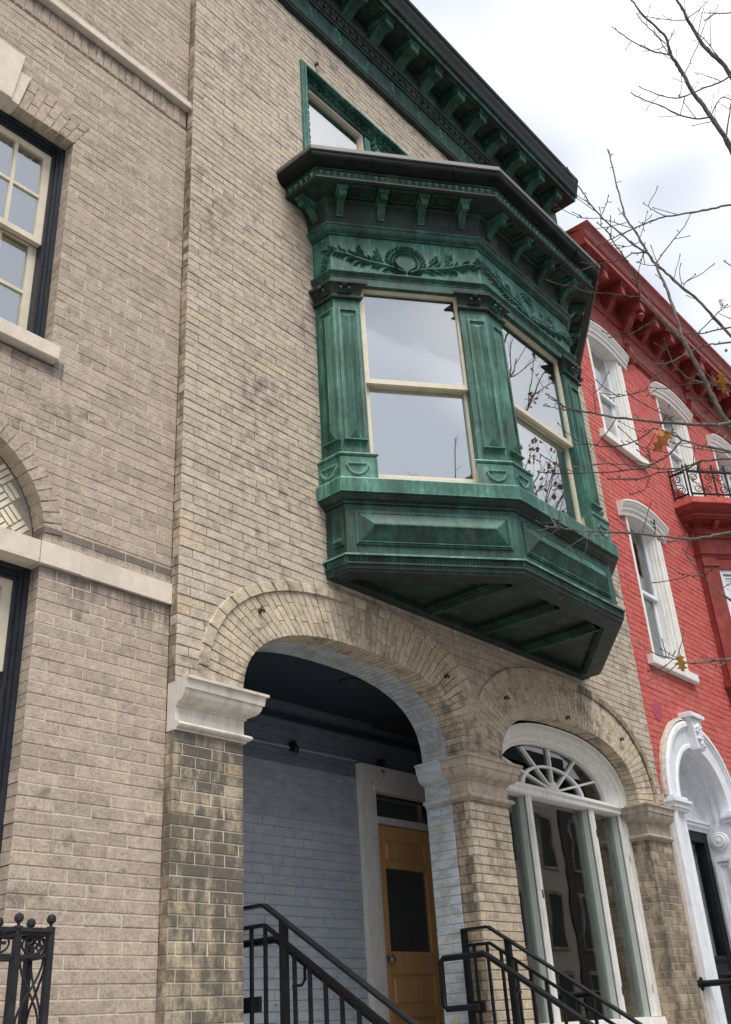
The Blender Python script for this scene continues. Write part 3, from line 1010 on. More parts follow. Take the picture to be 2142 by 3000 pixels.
# ---------------------------------------------------------------- porch
PY = 1.25
FPB = (0.0, PY, 1.0, 0.0, 0.0, -1.0)
porch = MB().box(3.2, 3.3, -PY, -0.37, 1.2, 3.9).obj('porch', 'blue', TH, label='shadowed porch with blue painted brick walls')
def h_porch(z):
    return [(6.06, 7.2)] if z < 3.48 else []
for k, (ra, rb, mt_, mj_) in enumerate(((0, 27, 'blue', 'bluejoint'), (27, 33, 'bluehalfshade', 'bluejoint'), (33, 41, 'blueshade', 'blueshadejoint'))):  # upper courses use darker blues: the porch's shade painted into the wall
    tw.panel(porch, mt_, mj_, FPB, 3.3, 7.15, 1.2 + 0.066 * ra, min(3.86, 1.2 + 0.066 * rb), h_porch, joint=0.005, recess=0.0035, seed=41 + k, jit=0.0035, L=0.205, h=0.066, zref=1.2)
MB().box(3.2, 7.2, -PY - 0.05, -0.378, 3.85, 3.9).obj('porch_ceiling', 'blueceil', porch)
MB().box(3.3, 7.1, -PY, -PY + 0.03, 3.71, 3.745).obj('picture_rail', 'blueceil', porch)
m = MB()
m.raw([(6.22, 0.38, 1.2), (7.14, PY, 1.2), (7.14, PY, 3.86), (6.22, 0.38, 3.86)], [(0, 1, 2, 3)])
m.obj('partition', 'blue', porch)
MB().box(3.2, 7.2, -PY - 0.05, -0.0, 1.1, 1.2).obj('porch_floor', 'stonestep', porch)
m = MB().tube([(3.3, PY - 0.012, 3.49), (4.8, PY - 0.012, 3.497), (6.05, PY - 0.012, 3.51)], 0.011, 6)
m.obj('conduit', 'bluejoint', porch, 40)
m = MB().lathe((5.30, 0.60, 0), [(0.085, 3.849), (0.09, 3.838), (0.075, 3.83), (0.05, 3.828), (0.045, 3.815), (0.02, 3.81)], 16)
m.obj('ceiling_light', 'blueceil', porch, 40)
for (cx_, cz_, seed) in ((5.32, 3.50, 1), (6.33, 3.50, 2)):
    rg = random.Random(seed)
    m = MB()
    for k in range(5):
        r_ = rg.uniform(0.025, 0.05)
        ph, tl = rg.uniform(0, 6), rg.uniform(-0.5, 0.5)
        pts = [(cx_ + r_ * math.cos(t) + rg.uniform(-.003, .003), PY - 0.035 - 0.02 * math.sin(t + ph), cz_ + r_ * 1.15 * math.sin(t) + tl * 0.02) for t in [2 * math.pi * i / 12 for i in range(13)]]
        m.tube(pts, 0.004, 5)
    m.box(cx_ - 0.02, cx_ + 0.02, -PY + 0.0, -PY + 0.03, cz_ - 0.02, cz_ + 0.02)
    tag(m.obj('cable_coil', 'iron', None, 40), 'loose coil of black cable on the porch wall ' + ('over the blue bricks' if seed == 1 else 'above the door casing'), 'cable')
# door and casing
D0, D1, DZ0, DZ1 = 6.25, 6.965, 1.2, 3.036
dr = MB(FPB)
dr.box(6.055, 6.20, -0.02, 0.05, 1.2, 3.33)
dr.box(6.055, 7.14, -0.02, 0.052, 3.331, 3.49)
dr.box(6.195, 6.25, -0.02, 0.028, 1.2, 3.332)
dr.box(6.20, 7.12, -0.02, 0.06, 3.285, 3.331)
dr.box(6.25, 7.02, -0.02, 0.035, 3.045, 3.095)
dr.box(6.967, 7.02, -0.02, 0.03, 1.2, 3.30)
casing = dr.obj('door_casing', 'white', TH)
MB(FPB).box(6.25, 6.967, -0.05, -0.045, 3.09, 3.29).obj('pane', 'glassdoor', casing)
MB(FPB).box(6.27, 6.37, -0.06, -0.052, 3.14, 3.24).obj('notice', 'sage', casing)
lf = MB(FPB)
lf.box(D0, D0 + 0.098, -0.04, 0.0, DZ0, DZ1)
lf.box(D1 - 0.098, D1, -0.04, 0.0, DZ0, DZ1)
for za, zb in ((2.93, DZ1), (2.715, 2.76), (1.955, 2.112), (1.66, 1.73), (1.2, 1.40)):
    lf.box(D0 + 0.098, D1 - 0.098, -0.04, -0.0005, za, zb)
door = lf.obj('door', 'door', TH, label='orange oak panelled door with large glass')
for za, zb in ((2.76, 2.93), (1.73, 1.955), (1.40, 1.66)):
    p_ = MB(FPB).box(D0 + 0.095, D1 - 0.095, -0.03, -0.016, za, zb)
    p_.prism([(D0 + 0.13, za + 0.03), (D1 - 0.13, za + 0.03), (D1 - 0.13, zb - 0.03), (D0 + 0.13, zb - 0.03)], -0.016, -0.006, 0.01)
    p_.obj('panel', 'door', door)
MB(FPB).box(D0 + 0.096, D1 - 0.096, -0.025, -0.02, 2.112, 2.715).obj('pane', 'glassdoor', door)
MB(FPB).box(D0, D0 + 0.20, -0.30, -0.29, 1.3, 2.72).obj('reveal_board', 'dark', door)
kn = MB()
kx, kz = 6.297, 2.055
for k, (r_, y_) in enumerate(((0.030, 0.004), (0.030, 0.012), (0.012, 0.016), (0.012, 0.035), (0.026, 0.042), (0.029, 0.055), (0.022, 0.066))):
    if k == 0:
        ring0 = None
    ids = []
    for t in range(14):
        kn.v.append((kx + r_ * math.cos(2 * math.pi * t / 14), PY - y_, kz + r_ * math.sin(2 * math.pi * t / 14)))
        ids.append(len(kn.v) - 1)
    if ring0:
        for t in range(14):
            kn.f.append([ring0[t], ring0[(t + 1) % 14], ids[(t + 1) % 14], ids[t]])
    ring0 = ids
kn.f.append(ring0)
kn.obj('knob', 'steel', door, 50)
MB().box(5.9, 7.3, -2.2, -2.15, 1.1, 3.9).obj('hall_wall', 'dark', porch)

# ---------------------------------------------------------------- arched shop window
WY = 0.20
FW = (0.0, WY, 1.0, 0.0, 0.0, -1.0)
def curve(cx, cz, a, b, n, k=40):
    return resample(sell(cx, cz, a, b, n), k)
SX = 7.335
tr = MB(FW)
rings = [(1.062, 0.535, 0.085), (1.055, 0.53, 0.075), (1.0, 0.485, 0.07), (0.985, 0.475, 0.045), (0.955, 0.452, 0.05), (0.93, 0.435, 0.02), (0.90, 0.415, 0.015), (0.865, 0.40, -0.01), (0.835, 0.395, -0.012), (0.83, 0.39, -0.06)]
prev = None
for a, b, d_ in rings:
    c_ = curve(SX, 3.2, a, b, 2.4)
    ids = [tr.pt(u, d_, z) for u, z in c_]
    if prev:
        for i in range(len(ids) - 1):
            tr.f.append([prev[i], prev[i + 1], ids[i + 1], ids[i]])
    prev = ids
shop = tr.obj('arched_window', 'white', TH, 35, label='white arched window with a spoked fanlight')
# transom rail
tb = MB(FW)
tb.extr([(-0.10, 3.145), (0.02, 3.145), (0.03, 3.155), (0.03, 3.185), (0.045, 3.195), (0.045, 3.205), (0.02, 3.215), (0.01, 3.235), (-0.10, 3.235)], SX - 1.03, SX + 1.015)
tb.obj('transom', 'white', shop)
# fan spokes, ring and hub
fn = MB(FW)
FCX, FCZ = SX, 3.232
def fpt(t, f_):
    return (FCX + 0.83 * f_ * math.cos(t), FCZ + 0.355 * f_ * math.sin(t))
for t in (30, 60, 90, 120, 150):
    t = math.radians(t)
    p, q = fpt(t, 0.10), fpt(t, 1.0)
    nx, nz = -(q[1] - p[1]), q[0] - p[0]
    L_ = math.hypot(nx, nz)
    nx, nz = nx / L_ * 0.009, nz / L_ * 0.009
    fn.prism([(p[0] + nx, p[1] + nz), (q[0] + nx, q[1] + nz), (q[0] - nx, q[1] - nz), (p[0] - nx, p[1] - nz)], -0.06, -0.02, 0.003)
for i in range(24):
    t0, t1 = math.pi * i / 24, math.pi * (i + 1) / 24
    fn.prism([fpt(t0, 0.535), fpt(t0, 0.585), fpt(t1, 0.585), fpt(t1, 0.535)], -0.06, -0.021)
fn.prism([(FCX + 0.075 * math.cos(math.pi * i / 12), FCZ + 0.085 * math.sin(math.pi * i / 12)) for i in range(13)], -0.06, -0.012, 0.006)
fn.obj('fan_bars', 'white', shop)
MB(FW).prism([fpt(math.pi * i / 30, 1.02) for i in range(31)], -0.05, -0.046).obj('pane', 'glassdark', shop)
# tall lights
for u0, u1, nm in ((6.31, 6.40, 'jamb'), (6.835, 6.918, 'mullion'), (7.81, 7.90, 'mullion'), (8.325, 8.42, 'jamb')):
    MB(FW).box(u0 + 0.012, u1 - 0.008, -0.085, -0.012, 1.56, 3.15).obj(nm, 'sage', shop)
    MB(FW).extr([(-0.02, 1.56), (0.0, 1.56), (0.0, 3.148), (-0.02, 3.148)], u0 + 0.012, u1 + 0.006).obj(nm + '_face', 'white', shop)
    MB(FW).box(u0 + 0.03, u1 - 0.015, -0.005, 0.008, 1.56, 3.147).obj(nm + '_bead', 'white', shop)
for u0, u1 in ((6.40, 6.835), (6.918, 7.81), (7.90, 8.325)):
    MB(FW).box(u0 - 0.012, u1 + 0.01, -0.075, -0.07, 1.56, 3.15).obj('pane', 'glassdark', shop)
for u_, z_ in ((6.885, 2.42), (7.875, 2.95), (7.875, 1.75), (8.40, 2.78), (8.40, 1.76)):
    MB(FW).box(u_, u_ + 0.012, 0.0, 0.014, z_ - 0.03, z_ + 0.03).obj('hinge', 'rust', shop)
MB(FW).extr([(-0.2, 1.47), (0.06, 1.47), (0.07, 1.50), (0.06, 1.555), (-0.2, 1.565)], 6.28, 8.46).obj('sill', 'white', shop)
MB(FW).box(8.40, 8.47, -0.12, 0.03, 1.56, 3.2).obj('casing', 'white', shop)
MB(FW).box(6.27, 8.44, -0.2, 0.15, 0, 1.46).obj('apron', 'arch', shop)
# room behind the window
rm = MB()
rm.raw([(6.5, 2.6, 1.0), (9, 2.6, 1.0), (9, 2.6, 3.85), (6.5, 2.6, 3.85)], [(0, 1, 2, 3)])
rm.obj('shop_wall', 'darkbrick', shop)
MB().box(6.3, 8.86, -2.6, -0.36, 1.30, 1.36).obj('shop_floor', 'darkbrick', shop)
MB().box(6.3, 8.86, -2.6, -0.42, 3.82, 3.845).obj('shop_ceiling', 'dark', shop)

# ---------------------------------------------------------------- copper oriel
BA, BB, BC, BD = (4.36, -0.22), (5.362, -0.977), (6.768, -0.977), (7.77, -0.22)
PB = [(4.36, 0.0), BA, BB, BC, BD, (7.77, 0.0)]
bayp = sweep_path(PB)
def facet(p, q):
    t = (Vector(q) - Vector(p)).normalized()
    return (p[0], p[1], t.x, t.y, t.y, -t.x), (Vector(q) - Vector(p)).length
R0, LR = facet(PB[0], BA)
F1, L1 = facet(BA, BB)
F2, L2 = facet(BB, BC)
F3, L3 = facet(BC, BD)
R4, _ = facet(BD, PB[5])
# body: the plain swept surfaces
body = MB()
body.sweep(bayp, [(-0.07, 7.072), (-0.07, 6.694)])
oriel = body.obj('oriel_bay', 'copper_pale', TH, label='projecting green copper oriel with garlands and brackets')
MB().sweep(bayp, [(-0.08, 4.697), (-0.08, 4.31)]).obj('apron', 'copper', oriel)
MB().sweep(bayp, [(-0.069, 6.60), (-0.2, 6.62)]).obj('window_head', 'copper_dark', oriel)
def bsweep(name, prof, mat='copper', sm=35):
    return MB().sweep(bayp, prof).obj(name, mat, oriel, sm)
# roof edge, gutter
bsweep('roof', [(0.305, 7.603), (0.0, 7.64), (-0.3, 7.70)], 'flash', 0)
MB().raw([(4.3, 0.0, 7.69), (7.83, 0.0, 7.69), (7.0, -0.75, 7.69), (5.1, -0.75, 7.69)], [(0, 1, 2, 3)])
bsweep('flashing', [(0.295, 7.604), (0.312, 7.604), (0.314, 7.566), (0.30, 7.562)], 'flash', 0)
bsweep('gutter', [(0.298, 7.563)] + [(0.222 + 0.080 * math.cos(a), 7.548 - 0.080 * math.sin(a)) for a in [math.pi / 2 * i / 9 for i in range(10)]] + [(0.205, 7.466)], 'gutter', 40)
for fr, L_, us in ((F1, L1, (0.33, 0.98)), (F2, L2, (0.45, 1.1))):
    for u in us:
        MB(fr).extr([(0.224 + 0.083 * math.cos(a), 7.548 - 0.083 * math.sin(a)) for a in [math.pi / 2 * i / 9 for i in range(10)]] + [(0.2, 7.47), (0.2, 7.55)], u, u + 0.012).obj('gutter_joint', 'gutter', oriel)
bsweep('frieze_band', [(0.21, 7.467), (0.226, 7.466), (0.226, 7.455), (0.212, 7.452), (0.207, 7.388), (0.222, 7.385), (0.222, 7.374), (0.20, 7.368)], 'copper_dark', 0)
# triangles on the band
me = MB((0, 0, 1, 0, 0, -1)).raw([(-0.024, 0, 0.002), (0.024, 0, 0.002), (0.0, 0, 0.056), (0, -0.012, 0.02)], [(0, 1, 3), (1, 2, 3), (2, 0, 3)])
tri = MB()
tri.raw([(-0.024, 0, 0.056), (0.024, 0, 0.056), (0.0, 0, 0.002), (0, -0.02, 0.038)], [(0, 1, 3), (1, 2, 3), (2, 0, 3)])
tri = tri.mesh('triangle_ornament', 'copper_pale')
def put(me_, fr, u, d, z, parent, name):
    o = bpy.data.objects.new(name, me_)
    col.objects.link(o)
    p = W(fr, u, d, z)
    o.matrix_basis = Matrix(((fr[2], -fr[4], 0, p[0]), (fr[3], -fr[5], 0, p[1]), (0, 0, 1, p[2]), (0, 0, 0, 1)))
    o.parent = parent
    o.matrix_parent_inverse = INV.get(parent.name, Matrix.Identity(4))
    return o
for fr, a, b in ((R0, 0.02, LR + 0.09), (F1, -0.09, L1 + 0.06), (F2, -0.06, L2 + 0.06), (F3, -0.06, L3 + 0.09)):
    n_ = int((b - a) / 0.0535)
    for i in range(n_):
        put(tri, fr, a + (i + 0.5) * (b - a) / n_, 0.2095, 7.391, oriel, 'triangle_ornament')
bsweep('soffit', [(0.205, 7.369), (0.03, 7.369)], 'copper_dark', 0)
bsweep('bed_moulding', [(0.03, 7.369), (0.03, 7.352), (0.012, 7.345), (0.0, 7.30), (-0.022, 7.22), (-0.03, 7.15)], 'copper_dark', 35)
bsweep('moulding', [(-0.03, 7.151), (-0.006, 7.147), (-0.006, 7.132), (-0.018, 7.127)] + ovolo(-0.05, 7.083, -0.02, 7.122, 4)[::-1] + [(-0.055, 7.079), (-0.055, 7.073), (-0.07, 7.071)], 'copper')
bsweep('architrave', [(-0.07, 6.697), (-0.028, 6.693), (-0.028, 6.681), (-0.036, 6.676), (-0.045, 6.655), (-0.05, 6.65), (-0.05, 6.645), (-0.055, 6.643), (-0.056, 6.578), (-0.10, 6.578)], 'copper')
# modillion brackets
def modillion(w_, d0, d1, zt, zf, zb):
    m = MB()
    D_ = d1 - d0
    prof = [(d0, zt), (d1, zt), (d1, zf + 0.012), (d1 - 0.012, zf), (d1 - 0.03 * D_ / 0.19 - 0.02, zf + 0.004)]
    for i in range(9):
        t = i / 8
        dd = d1 - 0.05 - (D_ - 0.05) * t
        prof.append((dd, zf + 0.028 * math.sin(math.pi * t) * (1 - t) + 0.012 - (zf + 0.012 - zb) * (t ** 1.4)))
    prof.append((d0, zb))
    m.extr(prof, -w_ / 2, w_ / 2)
    m.box(-w_ / 2 - 0.010, w_ / 2 + 0.010, d0, d1 + 0.012, zt - 0.001, zt + 0.013)
    m.box(-w_ / 2 - 0.018, w_ / 2 + 0.018, d0, d1 + 0.020, zt + 0.012, zt + 0.028)
    return m.mesh('bracket', 'copper', 30)
mb_ = modillion(0.053, -0.01, 0.155, 7.338, 7.285, 7.215)
BZ = 0.0
for fr, us in ((R0, (0.10,)), (F1, (0.11, 0.438, 0.765, 1.10)), (F2, (0.14, 0.515, 0.89, 1.265)), (F3, (0.16, 0.49, 0.82, 1.145)), (R4, (0.12,))):
    for u in us:
        put(mb_, fr, u, 0, BZ, oriel, 'bracket')
cof = MB()
cof.frame(-0.085, 0.085, 0.06, 0.17, 0.012, -0.0, 0.012)
for fr, us in ((F1, (0.275, 0.60, 0.93)), (F2, (0.33, 0.70, 1.08)), (F3, (0.325, 0.655, 0.98))):
    for u in us:
        m = MB(fr)
        m.box(u - 0.1, u + 0.1, 0.055, 0.07, 7.352, 7.3685)
        m.box(u - 0.1, u + 0.1, 0.165, 0.18, 7.352, 7.3685)
        m.box(u - 0.1, u - 0.085, 0.07, 0.165, 7.3525, 7.3685)
        m.box(u + 0.085, u + 0.1, 0.07, 0.165, 7.3525, 7.3685)
        m.box(u - 0.04, u + 0.04, 0.09, 0.145, 7.358, 7.3685)
        m.obj('coffer', 'copper_dark', oriel)
# garlands on the frieze
def laurel(fr, L_, seed):
    rg = random.Random(seed)
    c = L_ / 2
    d = -0.07
    m = MB(fr)
    for k in range(26):                                   # wreath
        t = 2 * math.pi * k / 26
        tang = t + math.pi / 2 if math.cos(t) > 0 else t - math.pi / 2
        for r_, tw_ in ((0.098, -0.45), (0.118, 0.0), (0.138, 0.45)):
            tt = t + (0.12 if r_ == 0.118 else 0)
            m.lens(c + r_ * math.cos(tt), d, 6.86 + r_ * math.sin(tt) * 0.95, tang + (tw_ if math.cos(t) <= 0 else -tw_), 0.058, 0.024, 0.018 + rg.uniform(0, 0.010))
    for s_ in (-1, 1):                                    # ribbon tie
        m.lens(c + s_ * 0.005, d, 6.745, math.radians(90 - s_ * 40), 0.06, 0.03, 0.02)
        m.lens(c + s_ * 0.01, d, 6.745, math.radians(-90 + s_ * 55), 0.06, 0.025, 0.018)
    m.obj('wreath', 'copper', oriel, kind='stuff')
    for s_ in (-1, 1):                                    # sprays
        m = MB(fr)
        P = []
        half = L_ / 2 - 0.06
        for i in range(13):
            t = i / 12
            P.append((c + s_ * (0.03 + t * (half - 0.03)), 6.755 + 0.14 * t ** 0.8 + 0.008 * math.sin(9 * t)))
        for i in range(12):
            (u0, z0), (u1, z1) = P[i], P[i + 1]
            wd = 0.007
            m.prism([(u0, z0 - wd), (u1, z1 - wd), (u1, z1 + wd), (u0, z0 + wd)], d - 0.003, d + 0.016, 0.003)
        for i in range(2, 13):
            u, z = P[i]
            for sg in (-1, 1):
                for q in range(1 if i % 2 else 2):
                    a = sg * rg.uniform(0.45, 0.95) + 0.2
                    L3_ = rg.uniform(0.07, 0.105)
                    an = a if s_ > 0 else math.pi - a
                    m.lens(u + rg.uniform(-0.02, 0.02), d, z, an, L3_, rg.uniform(0.024, 0.032), rg.uniform(0.020, 0.034))
            if i in (4, 7):                               # upright sprigs
                for q in range(6):
                    an = math.radians(90 + s_ * -25 + rg.uniform(-35, 35))
                    m.lens(u + rg.uniform(-0.02, 0.02), d, z + 0.03 + 0.012 * q, an, 0.075, 0.026, 0.022)
        m.obj('laurel_spray', 'copper', oriel, kind='stuff')
laurel(F1, L1, 1)
laurel(F2, L2, 2)
laurel(F3, L3, 3)
m = MB(R0)
rg = random.Random(4)
for k in range(16):
    z = 6.72 + 0.02 * k
    m.lens(0.115 + rg.uniform(-0.01, 0.01), -0.07, z, math.radians(90 + rg.choice((-55, -20, 20, 55))), 0.055, 0.028, 0.022)
m.obj('laurel_spray', 'copper', oriel, kind='stuff')

# pilasters: panelled shafts on both faces of each corner, capital, torus and plinth
PW = 0.236
def corner_path(P0, C_, P1, w0, w1):
    a, c, b = Vector(P0), Vector(C_), Vector(P1)
    t0, t1 = (a - c).normalized(), (b - c).normalized()
    def path(o_):
        e = max(0.0, o_ + 0.066)
        pts = [c + t0 * min(w0 + e, (a - c).length + (1 if w0 > 0.24 and (a - c).length > 0.5 else 0)), c, c + t1 * min(w1 + e, (b - c).length + (1 if (b - c).length > 0.5 else 0))]
        return sweep_path([tuple(p) for p in pts])(o_)
    return path
def bell(z0, z1, o0, o1, k=6):
    return [(o0 + (o1 - o0) * (1 - math.cos(math.pi / 2 * i / k)), z0 + (z1 - z0) * math.sin(math.pi / 2 * i / k)) for i in range(k + 1)]
def pil_panel(m, fr, ua, ub):
    """raised border and ribbed field of one shaft face"""
    d = -0.066
    z0, z1 = 5.19, 6.345
    uc = (ua + ub) / 2
    bw_ = 0.017
    for (a, b) in ((ua, ua + bw_), (ub - bw_, ub)):
        m.extr([(d - 0.002, z0), (d + 0.012, z0), (d + 0.012, z1), (d - 0.002, z1)], a, b)
    m.box(ua + bw_, ub - bw_, d - 0.002, d + 0.012, z1 - bw_, z1)
    m.extr([(d - 0.002, z0 - 0.012), (d + 0.03, z0 - 0.004), (d + 0.03, z0 + 0.004), (d + 0.012, z0 + 0.012), (d - 0.002, z0 + 0.012)], ua - 0.006, ub + 0.006)
    # arris rib with pitched foot and hollow head
    a, b = ua + bw_ + 0.012, ub - bw_ - 0.012
    zt, zb = z1 - 0.05, z0 + 0.012
    n = len(m.v)
    for u, dd, z in ((a, d, zb), (b, d, zb), (b, d, zt), (a, d, zt), (uc, d + 0.024, zb + 0.075), (uc, d + 0.024, zt - 0.03)):
        m.pt(u, dd, z)
    for q in ((0, 1, 4), (1, 2, 5, 4), (2, 3, 5), (3, 0, 4, 5)):
        m.f.append([n + i for i in q])
def swag(m, fr, uc, hw):
    d = -0.03
    for k in range(14):
        t0, t1 = math.pi * k / 14, math.pi * (k + 1) / 14
        pt = lambda t, r_: (uc - r_ * hw * math.cos(t), 4.985 - r_ * 0.085 * math.sin(t))
        m.prism([pt(t0, 0.82), pt(t0, 1.0), pt(t1, 1.0), pt(t1, 0.82)], d - 0.002, d + 0.010, 0.002)
    for k in range(8):
        u = uc - hw + 2 * hw * (k + 0.5) / 8
        m.prism([(u - hw / 8, 4.98 + 0.004 * (k % 2)), (u + hw / 8, 4.98 + 0.004 * ((k + 1) % 2)), (u + hw / 8, 4.993), (u - hw / 8, 4.993)], d - 0.002, d + 0.011, 0.002)
    for s_ in (-1, 1):
        m.lens(uc + s_ * hw, d, 4.98, math.radians(-90), 0.03, 0.018, 0.012)
def cap_leaf(m, fr, uc):
    d = -0.045
    p = W(fr, uc, 0.0, 6.535)
    m.ball(p, 0.021, 8, 6)
    for a, L_ in ((60, 0.06), (120, 0.06), (20, 0.06), (160, 0.06), (90, 0.05)):
        m.lens(uc, d, 6.475, math.radians(a), L_, 0.03, 0.022)
    for s_ in (-1, 1):
        q = W(fr, uc + s_ * 0.032, -0.012, 6.50)
        m.ball(q, 0.014, 6, 5)
corners = [(PB[0], BA, BB, R0, F1, 0.0, 'l'), (BA, BB, BC, F1, F2, L1, 'm'), (BB, BC, BD, F2, F3, L2, 'm'), (BC, BD, PB[5], F3, R4, L3, 'r')]
for P0, C_, P1, fa, fb, La, kind in corners:
    w0 = 0.22 if kind == 'l' else PW
    w1 = 0.22 if kind == 'r' else PW
    cp = corner_path(P0, C_, P1, w0, w1)
    m = MB()
    pr = [(-0.068, 5.085), (-0.068, 6.445)]
    m.sweep(cp, pr)
    m.caps(cp, pr, -0.17)
    for (fr, uend) in ((fa, None), (fb, None)):
        m.fr = fr
        if fr is fa:
            lo, hi = (0.045, 0.185) if kind == 'l' else (La - 0.235 + 0.045, La - 0.04)
        else:
            lo, hi = (0.035, 0.18) if kind == 'r' else (0.062, 0.215)
        pil_panel(m, fr, lo, hi)
    m.obj('pilaster', 'copper_shaft', oriel)
    pr = [(-0.10, 6.437), (-0.045, 6.437), (-0.04, 6.445), (-0.04, 6.456), (-0.055, 6.46)] + bell(6.465, 6.548, -0.058, -0.012) + [(-0.004, 6.55), (-0.002, 6.572), (-0.10, 6.574)]
    m = MB()
    m.sweep(cp, pr)
    m.caps(cp, pr, -0.12)
    for fr in (fa, fb):
        m.fr = fr
        lo, hi = ((0.0, 0.22) if kind == 'l' else (La - PW, La)) if fr is fa else ((0.0, 0.22) if kind == 'r' else (0, PW))
        cap_leaf(m, fr, (lo + hi) / 2)
    m.obj('capital', 'copper_dark', oriel, 35)
    pr = [(-0.10, 4.87), (-0.03, 4.87), (-0.03, 5.04), (-0.04, 5.043)] + bead(-0.04, 5.045, 5.078, 0.022) + [(-0.06, 5.08), (-0.068, 5.09)]
    m = MB()
    m.sweep(cp, pr)
    m.caps(cp, pr, -0.12)
    for fr in (fa, fb):
        m.fr = fr
        lo, hi = ((0.0, 0.22) if kind == 'l' else (La - PW, La)) if fr is fa else ((0.0, 0.22) if kind == 'r' else (0, PW))
        swag(m, fr, (lo + hi) / 2 + (0.012 if fr is fb else -0.012), 0.078)
    m.obj('plinth', 'copper_pale', oriel, 35)
# windows of the oriel
for fr, L_, gl, sh in ((F1, L1, 'glass', 'blind'), (F2, L2, 'glass', 'curtain'), (F3, L3, 'glass', 'blind')):
    u0, u1 = PW + 0.006, L_ - PW + 0.018
    m = MB(fr)
    m.frame(u0 - 0.03, u1 + 0.03, 4.90, 6.612, 0.036, -0.20, -0.096)
    m.obj('window_frame', 'cream', oriel)
    double_hung(oriel, fr, u0 + 0.004, u1 - 0.004, 4.93, 6.592, 5.735, -0.104, 'cream', gl, 0.034, 1, 1, 0.02, 0.042, bottom=0.05)
    if fr is F2:
        for s0, s1 in ((u0, u0 + 0.36), (u0 + 0.40, u1)):
            m = MB(fr)
            k = 18
            for i in range(k):
                a, b = s0 + (s1 - s0) * i / k, s0 + (s1 - s0) * (i + 1) / k
                m.face((a, -0.34 + 0.02 * math.sin(i * 1.7), 4.93), (b, -0.34 + 0.02 * math.sin((i + 1) * 1.7), 4.93), (b, -0.34 + 0.02 * math.sin((i + 1) * 1.7), 6.58), (a, -0.34 + 0.02 * math.sin(i * 1.7), 6.58))
            m.obj('curtain', 'curtain', oriel, 60)
    else:
        MB(fr).box(u0 - 0.02, u1 + 0.02, -0.26, -0.255, 4.92, 6.6).obj('window_shade', sh, oriel)
bsweep('inner_lining', [(-0.42, 4.9), (-0.42, 6.62)], 'dark', 0)
# sill, apron panels
bsweep('sill', [(-0.19, 4.94), (-0.04, 4.888), (0.0, 4.862), (0.004, 4.855), (0.002, 4.757), (-0.01, 4.755)], 'copper_pale', 0)
bsweep('sill_moulding', [(-0.004, 4.757), (-0.02, 4.752), (-0.022, 4.742), (-0.03, 4.738), (-0.036, 4.725), (-0.05, 4.717), (-0.062, 4.712), (-0.064, 4.702), (-0.082, 4.695)], 'copper_dark')
for fr, L_, a, b in ((F1, L1, 0.125, 1.165), (F2, L2, 0.135, 1.275), (F3, L3, 0.09, 1.13)):
    m = MB(fr)
    d = -0.08
    z0, z1, zr = 4.418, 4.632, 4.53
    m.frame(a - 0.022, b + 0.022, z0 - 0.02, z1 + 0.018, 0.018, d - 0.002, d + 0.010)
    n = len(m.v)
    for u, dd, z in ((a, d + 0.004, z0), (b, d + 0.004, z0), (b, d + 0.004, z1), (a, d + 0.004, z1), (a + 0.103, d + 0.052, zr), (b - 0.103, d + 0.052, zr), (a, d - 0.01, z0), (b, d - 0.01, z0)):
        m.pt(u, dd, z)
    for q in ((0, 1, 5, 4), (1, 2, 5), (2, 3, 4, 5), (3, 0, 4), (0, 1, 7, 6)):
        m.f.append([n + i for i in q])
    m.box(a + 0.095, b - 0.095, d + 0.044, d + 0.056, zr - 0.004, zr + 0.004)
    m.extr([(d, z0 - 0.012), (d + 0.022, z0 - 0.006), (d + 0.022, z0), (d, z0 + 0.002)], a - 0.012, b + 0.012)
    m.obj('apron_panel', 'copper', oriel)
m = MB(R0)
m.box(0.07, 0.16, -0.082, -0.068, 4.40, 4.64)
m.extr([(-0.07, 4.41), (-0.045, 4.42), (-0.045, 4.43), (-0.06, 4.45), (-0.07, 4.45)], 0.085, 0.145)
m.obj('apron_panel', 'copper', oriel)
# base moulding with gadroons
bsweep('base_moulding', [(-0.085, 4.322), (-0.034, 4.314), (-0.032, 4.304), (-0.05, 4.30), (-0.058, 4.266), (-0.046, 4.262), (-0.046, 4.25), (-0.06, 4.245), (-0.062, 4.222), (-0.075, 4.218), (-0.078, 4.205), (-0.10, 4.203)], 'copper_dark')
bsweep('base_drip', [(-0.05, 4.3175), (-0.030, 4.3155), (-0.029, 4.304), (-0.033, 4.302)], 'copper_pale', 0)
gd = MB()
gd.raw([(-0.009, 0, 0.0), (0.009, 0, 0.0), (0.009, 0, 0.034), (-0.009, 0, 0.034), (0.002, -0.013, 0.004), (-0.002, -0.011, 0.030)], [(0, 1, 4), (1, 2, 5, 4), (2, 3, 5), (3, 0, 4, 5)])
gd = gd.mesh('gadroon', 'copper_dark', 0)
gs = MB()
for fr, a, b in ((R0, 0.02, LR - 0.03), (F1, 0.02, L1 - 0.01), (F2, 0.0, L2), (F3, 0.01, L3 - 0.02)):
    n_ = int((b - a) / 0.021)
    for i in range(n_):
        u = a + (i + 0.5) * (b - a) / n_
        gs.fr = fr
        n0 = len(gs.v)
        for x_, y_, z_ in ((-0.008, 0, 0.0), (0.008, 0, 0.0), (0.008, 0.004, 0.034), (-0.008, 0.004, 0.034), (0.001, 0.013, 0.004), (-0.001, 0.015, 0.030)):
            gs.pt(u + x_, -0.058 + y_, 4.266 + z_)
        for q in ((0, 1, 4), (1, 2, 5, 4), (2, 3, 5), (3, 0, 4, 5)):
            gs.f.append([n0 + k for k in q])
gs.obj('gadroon_row', 'copper', oriel, kind='stuff')
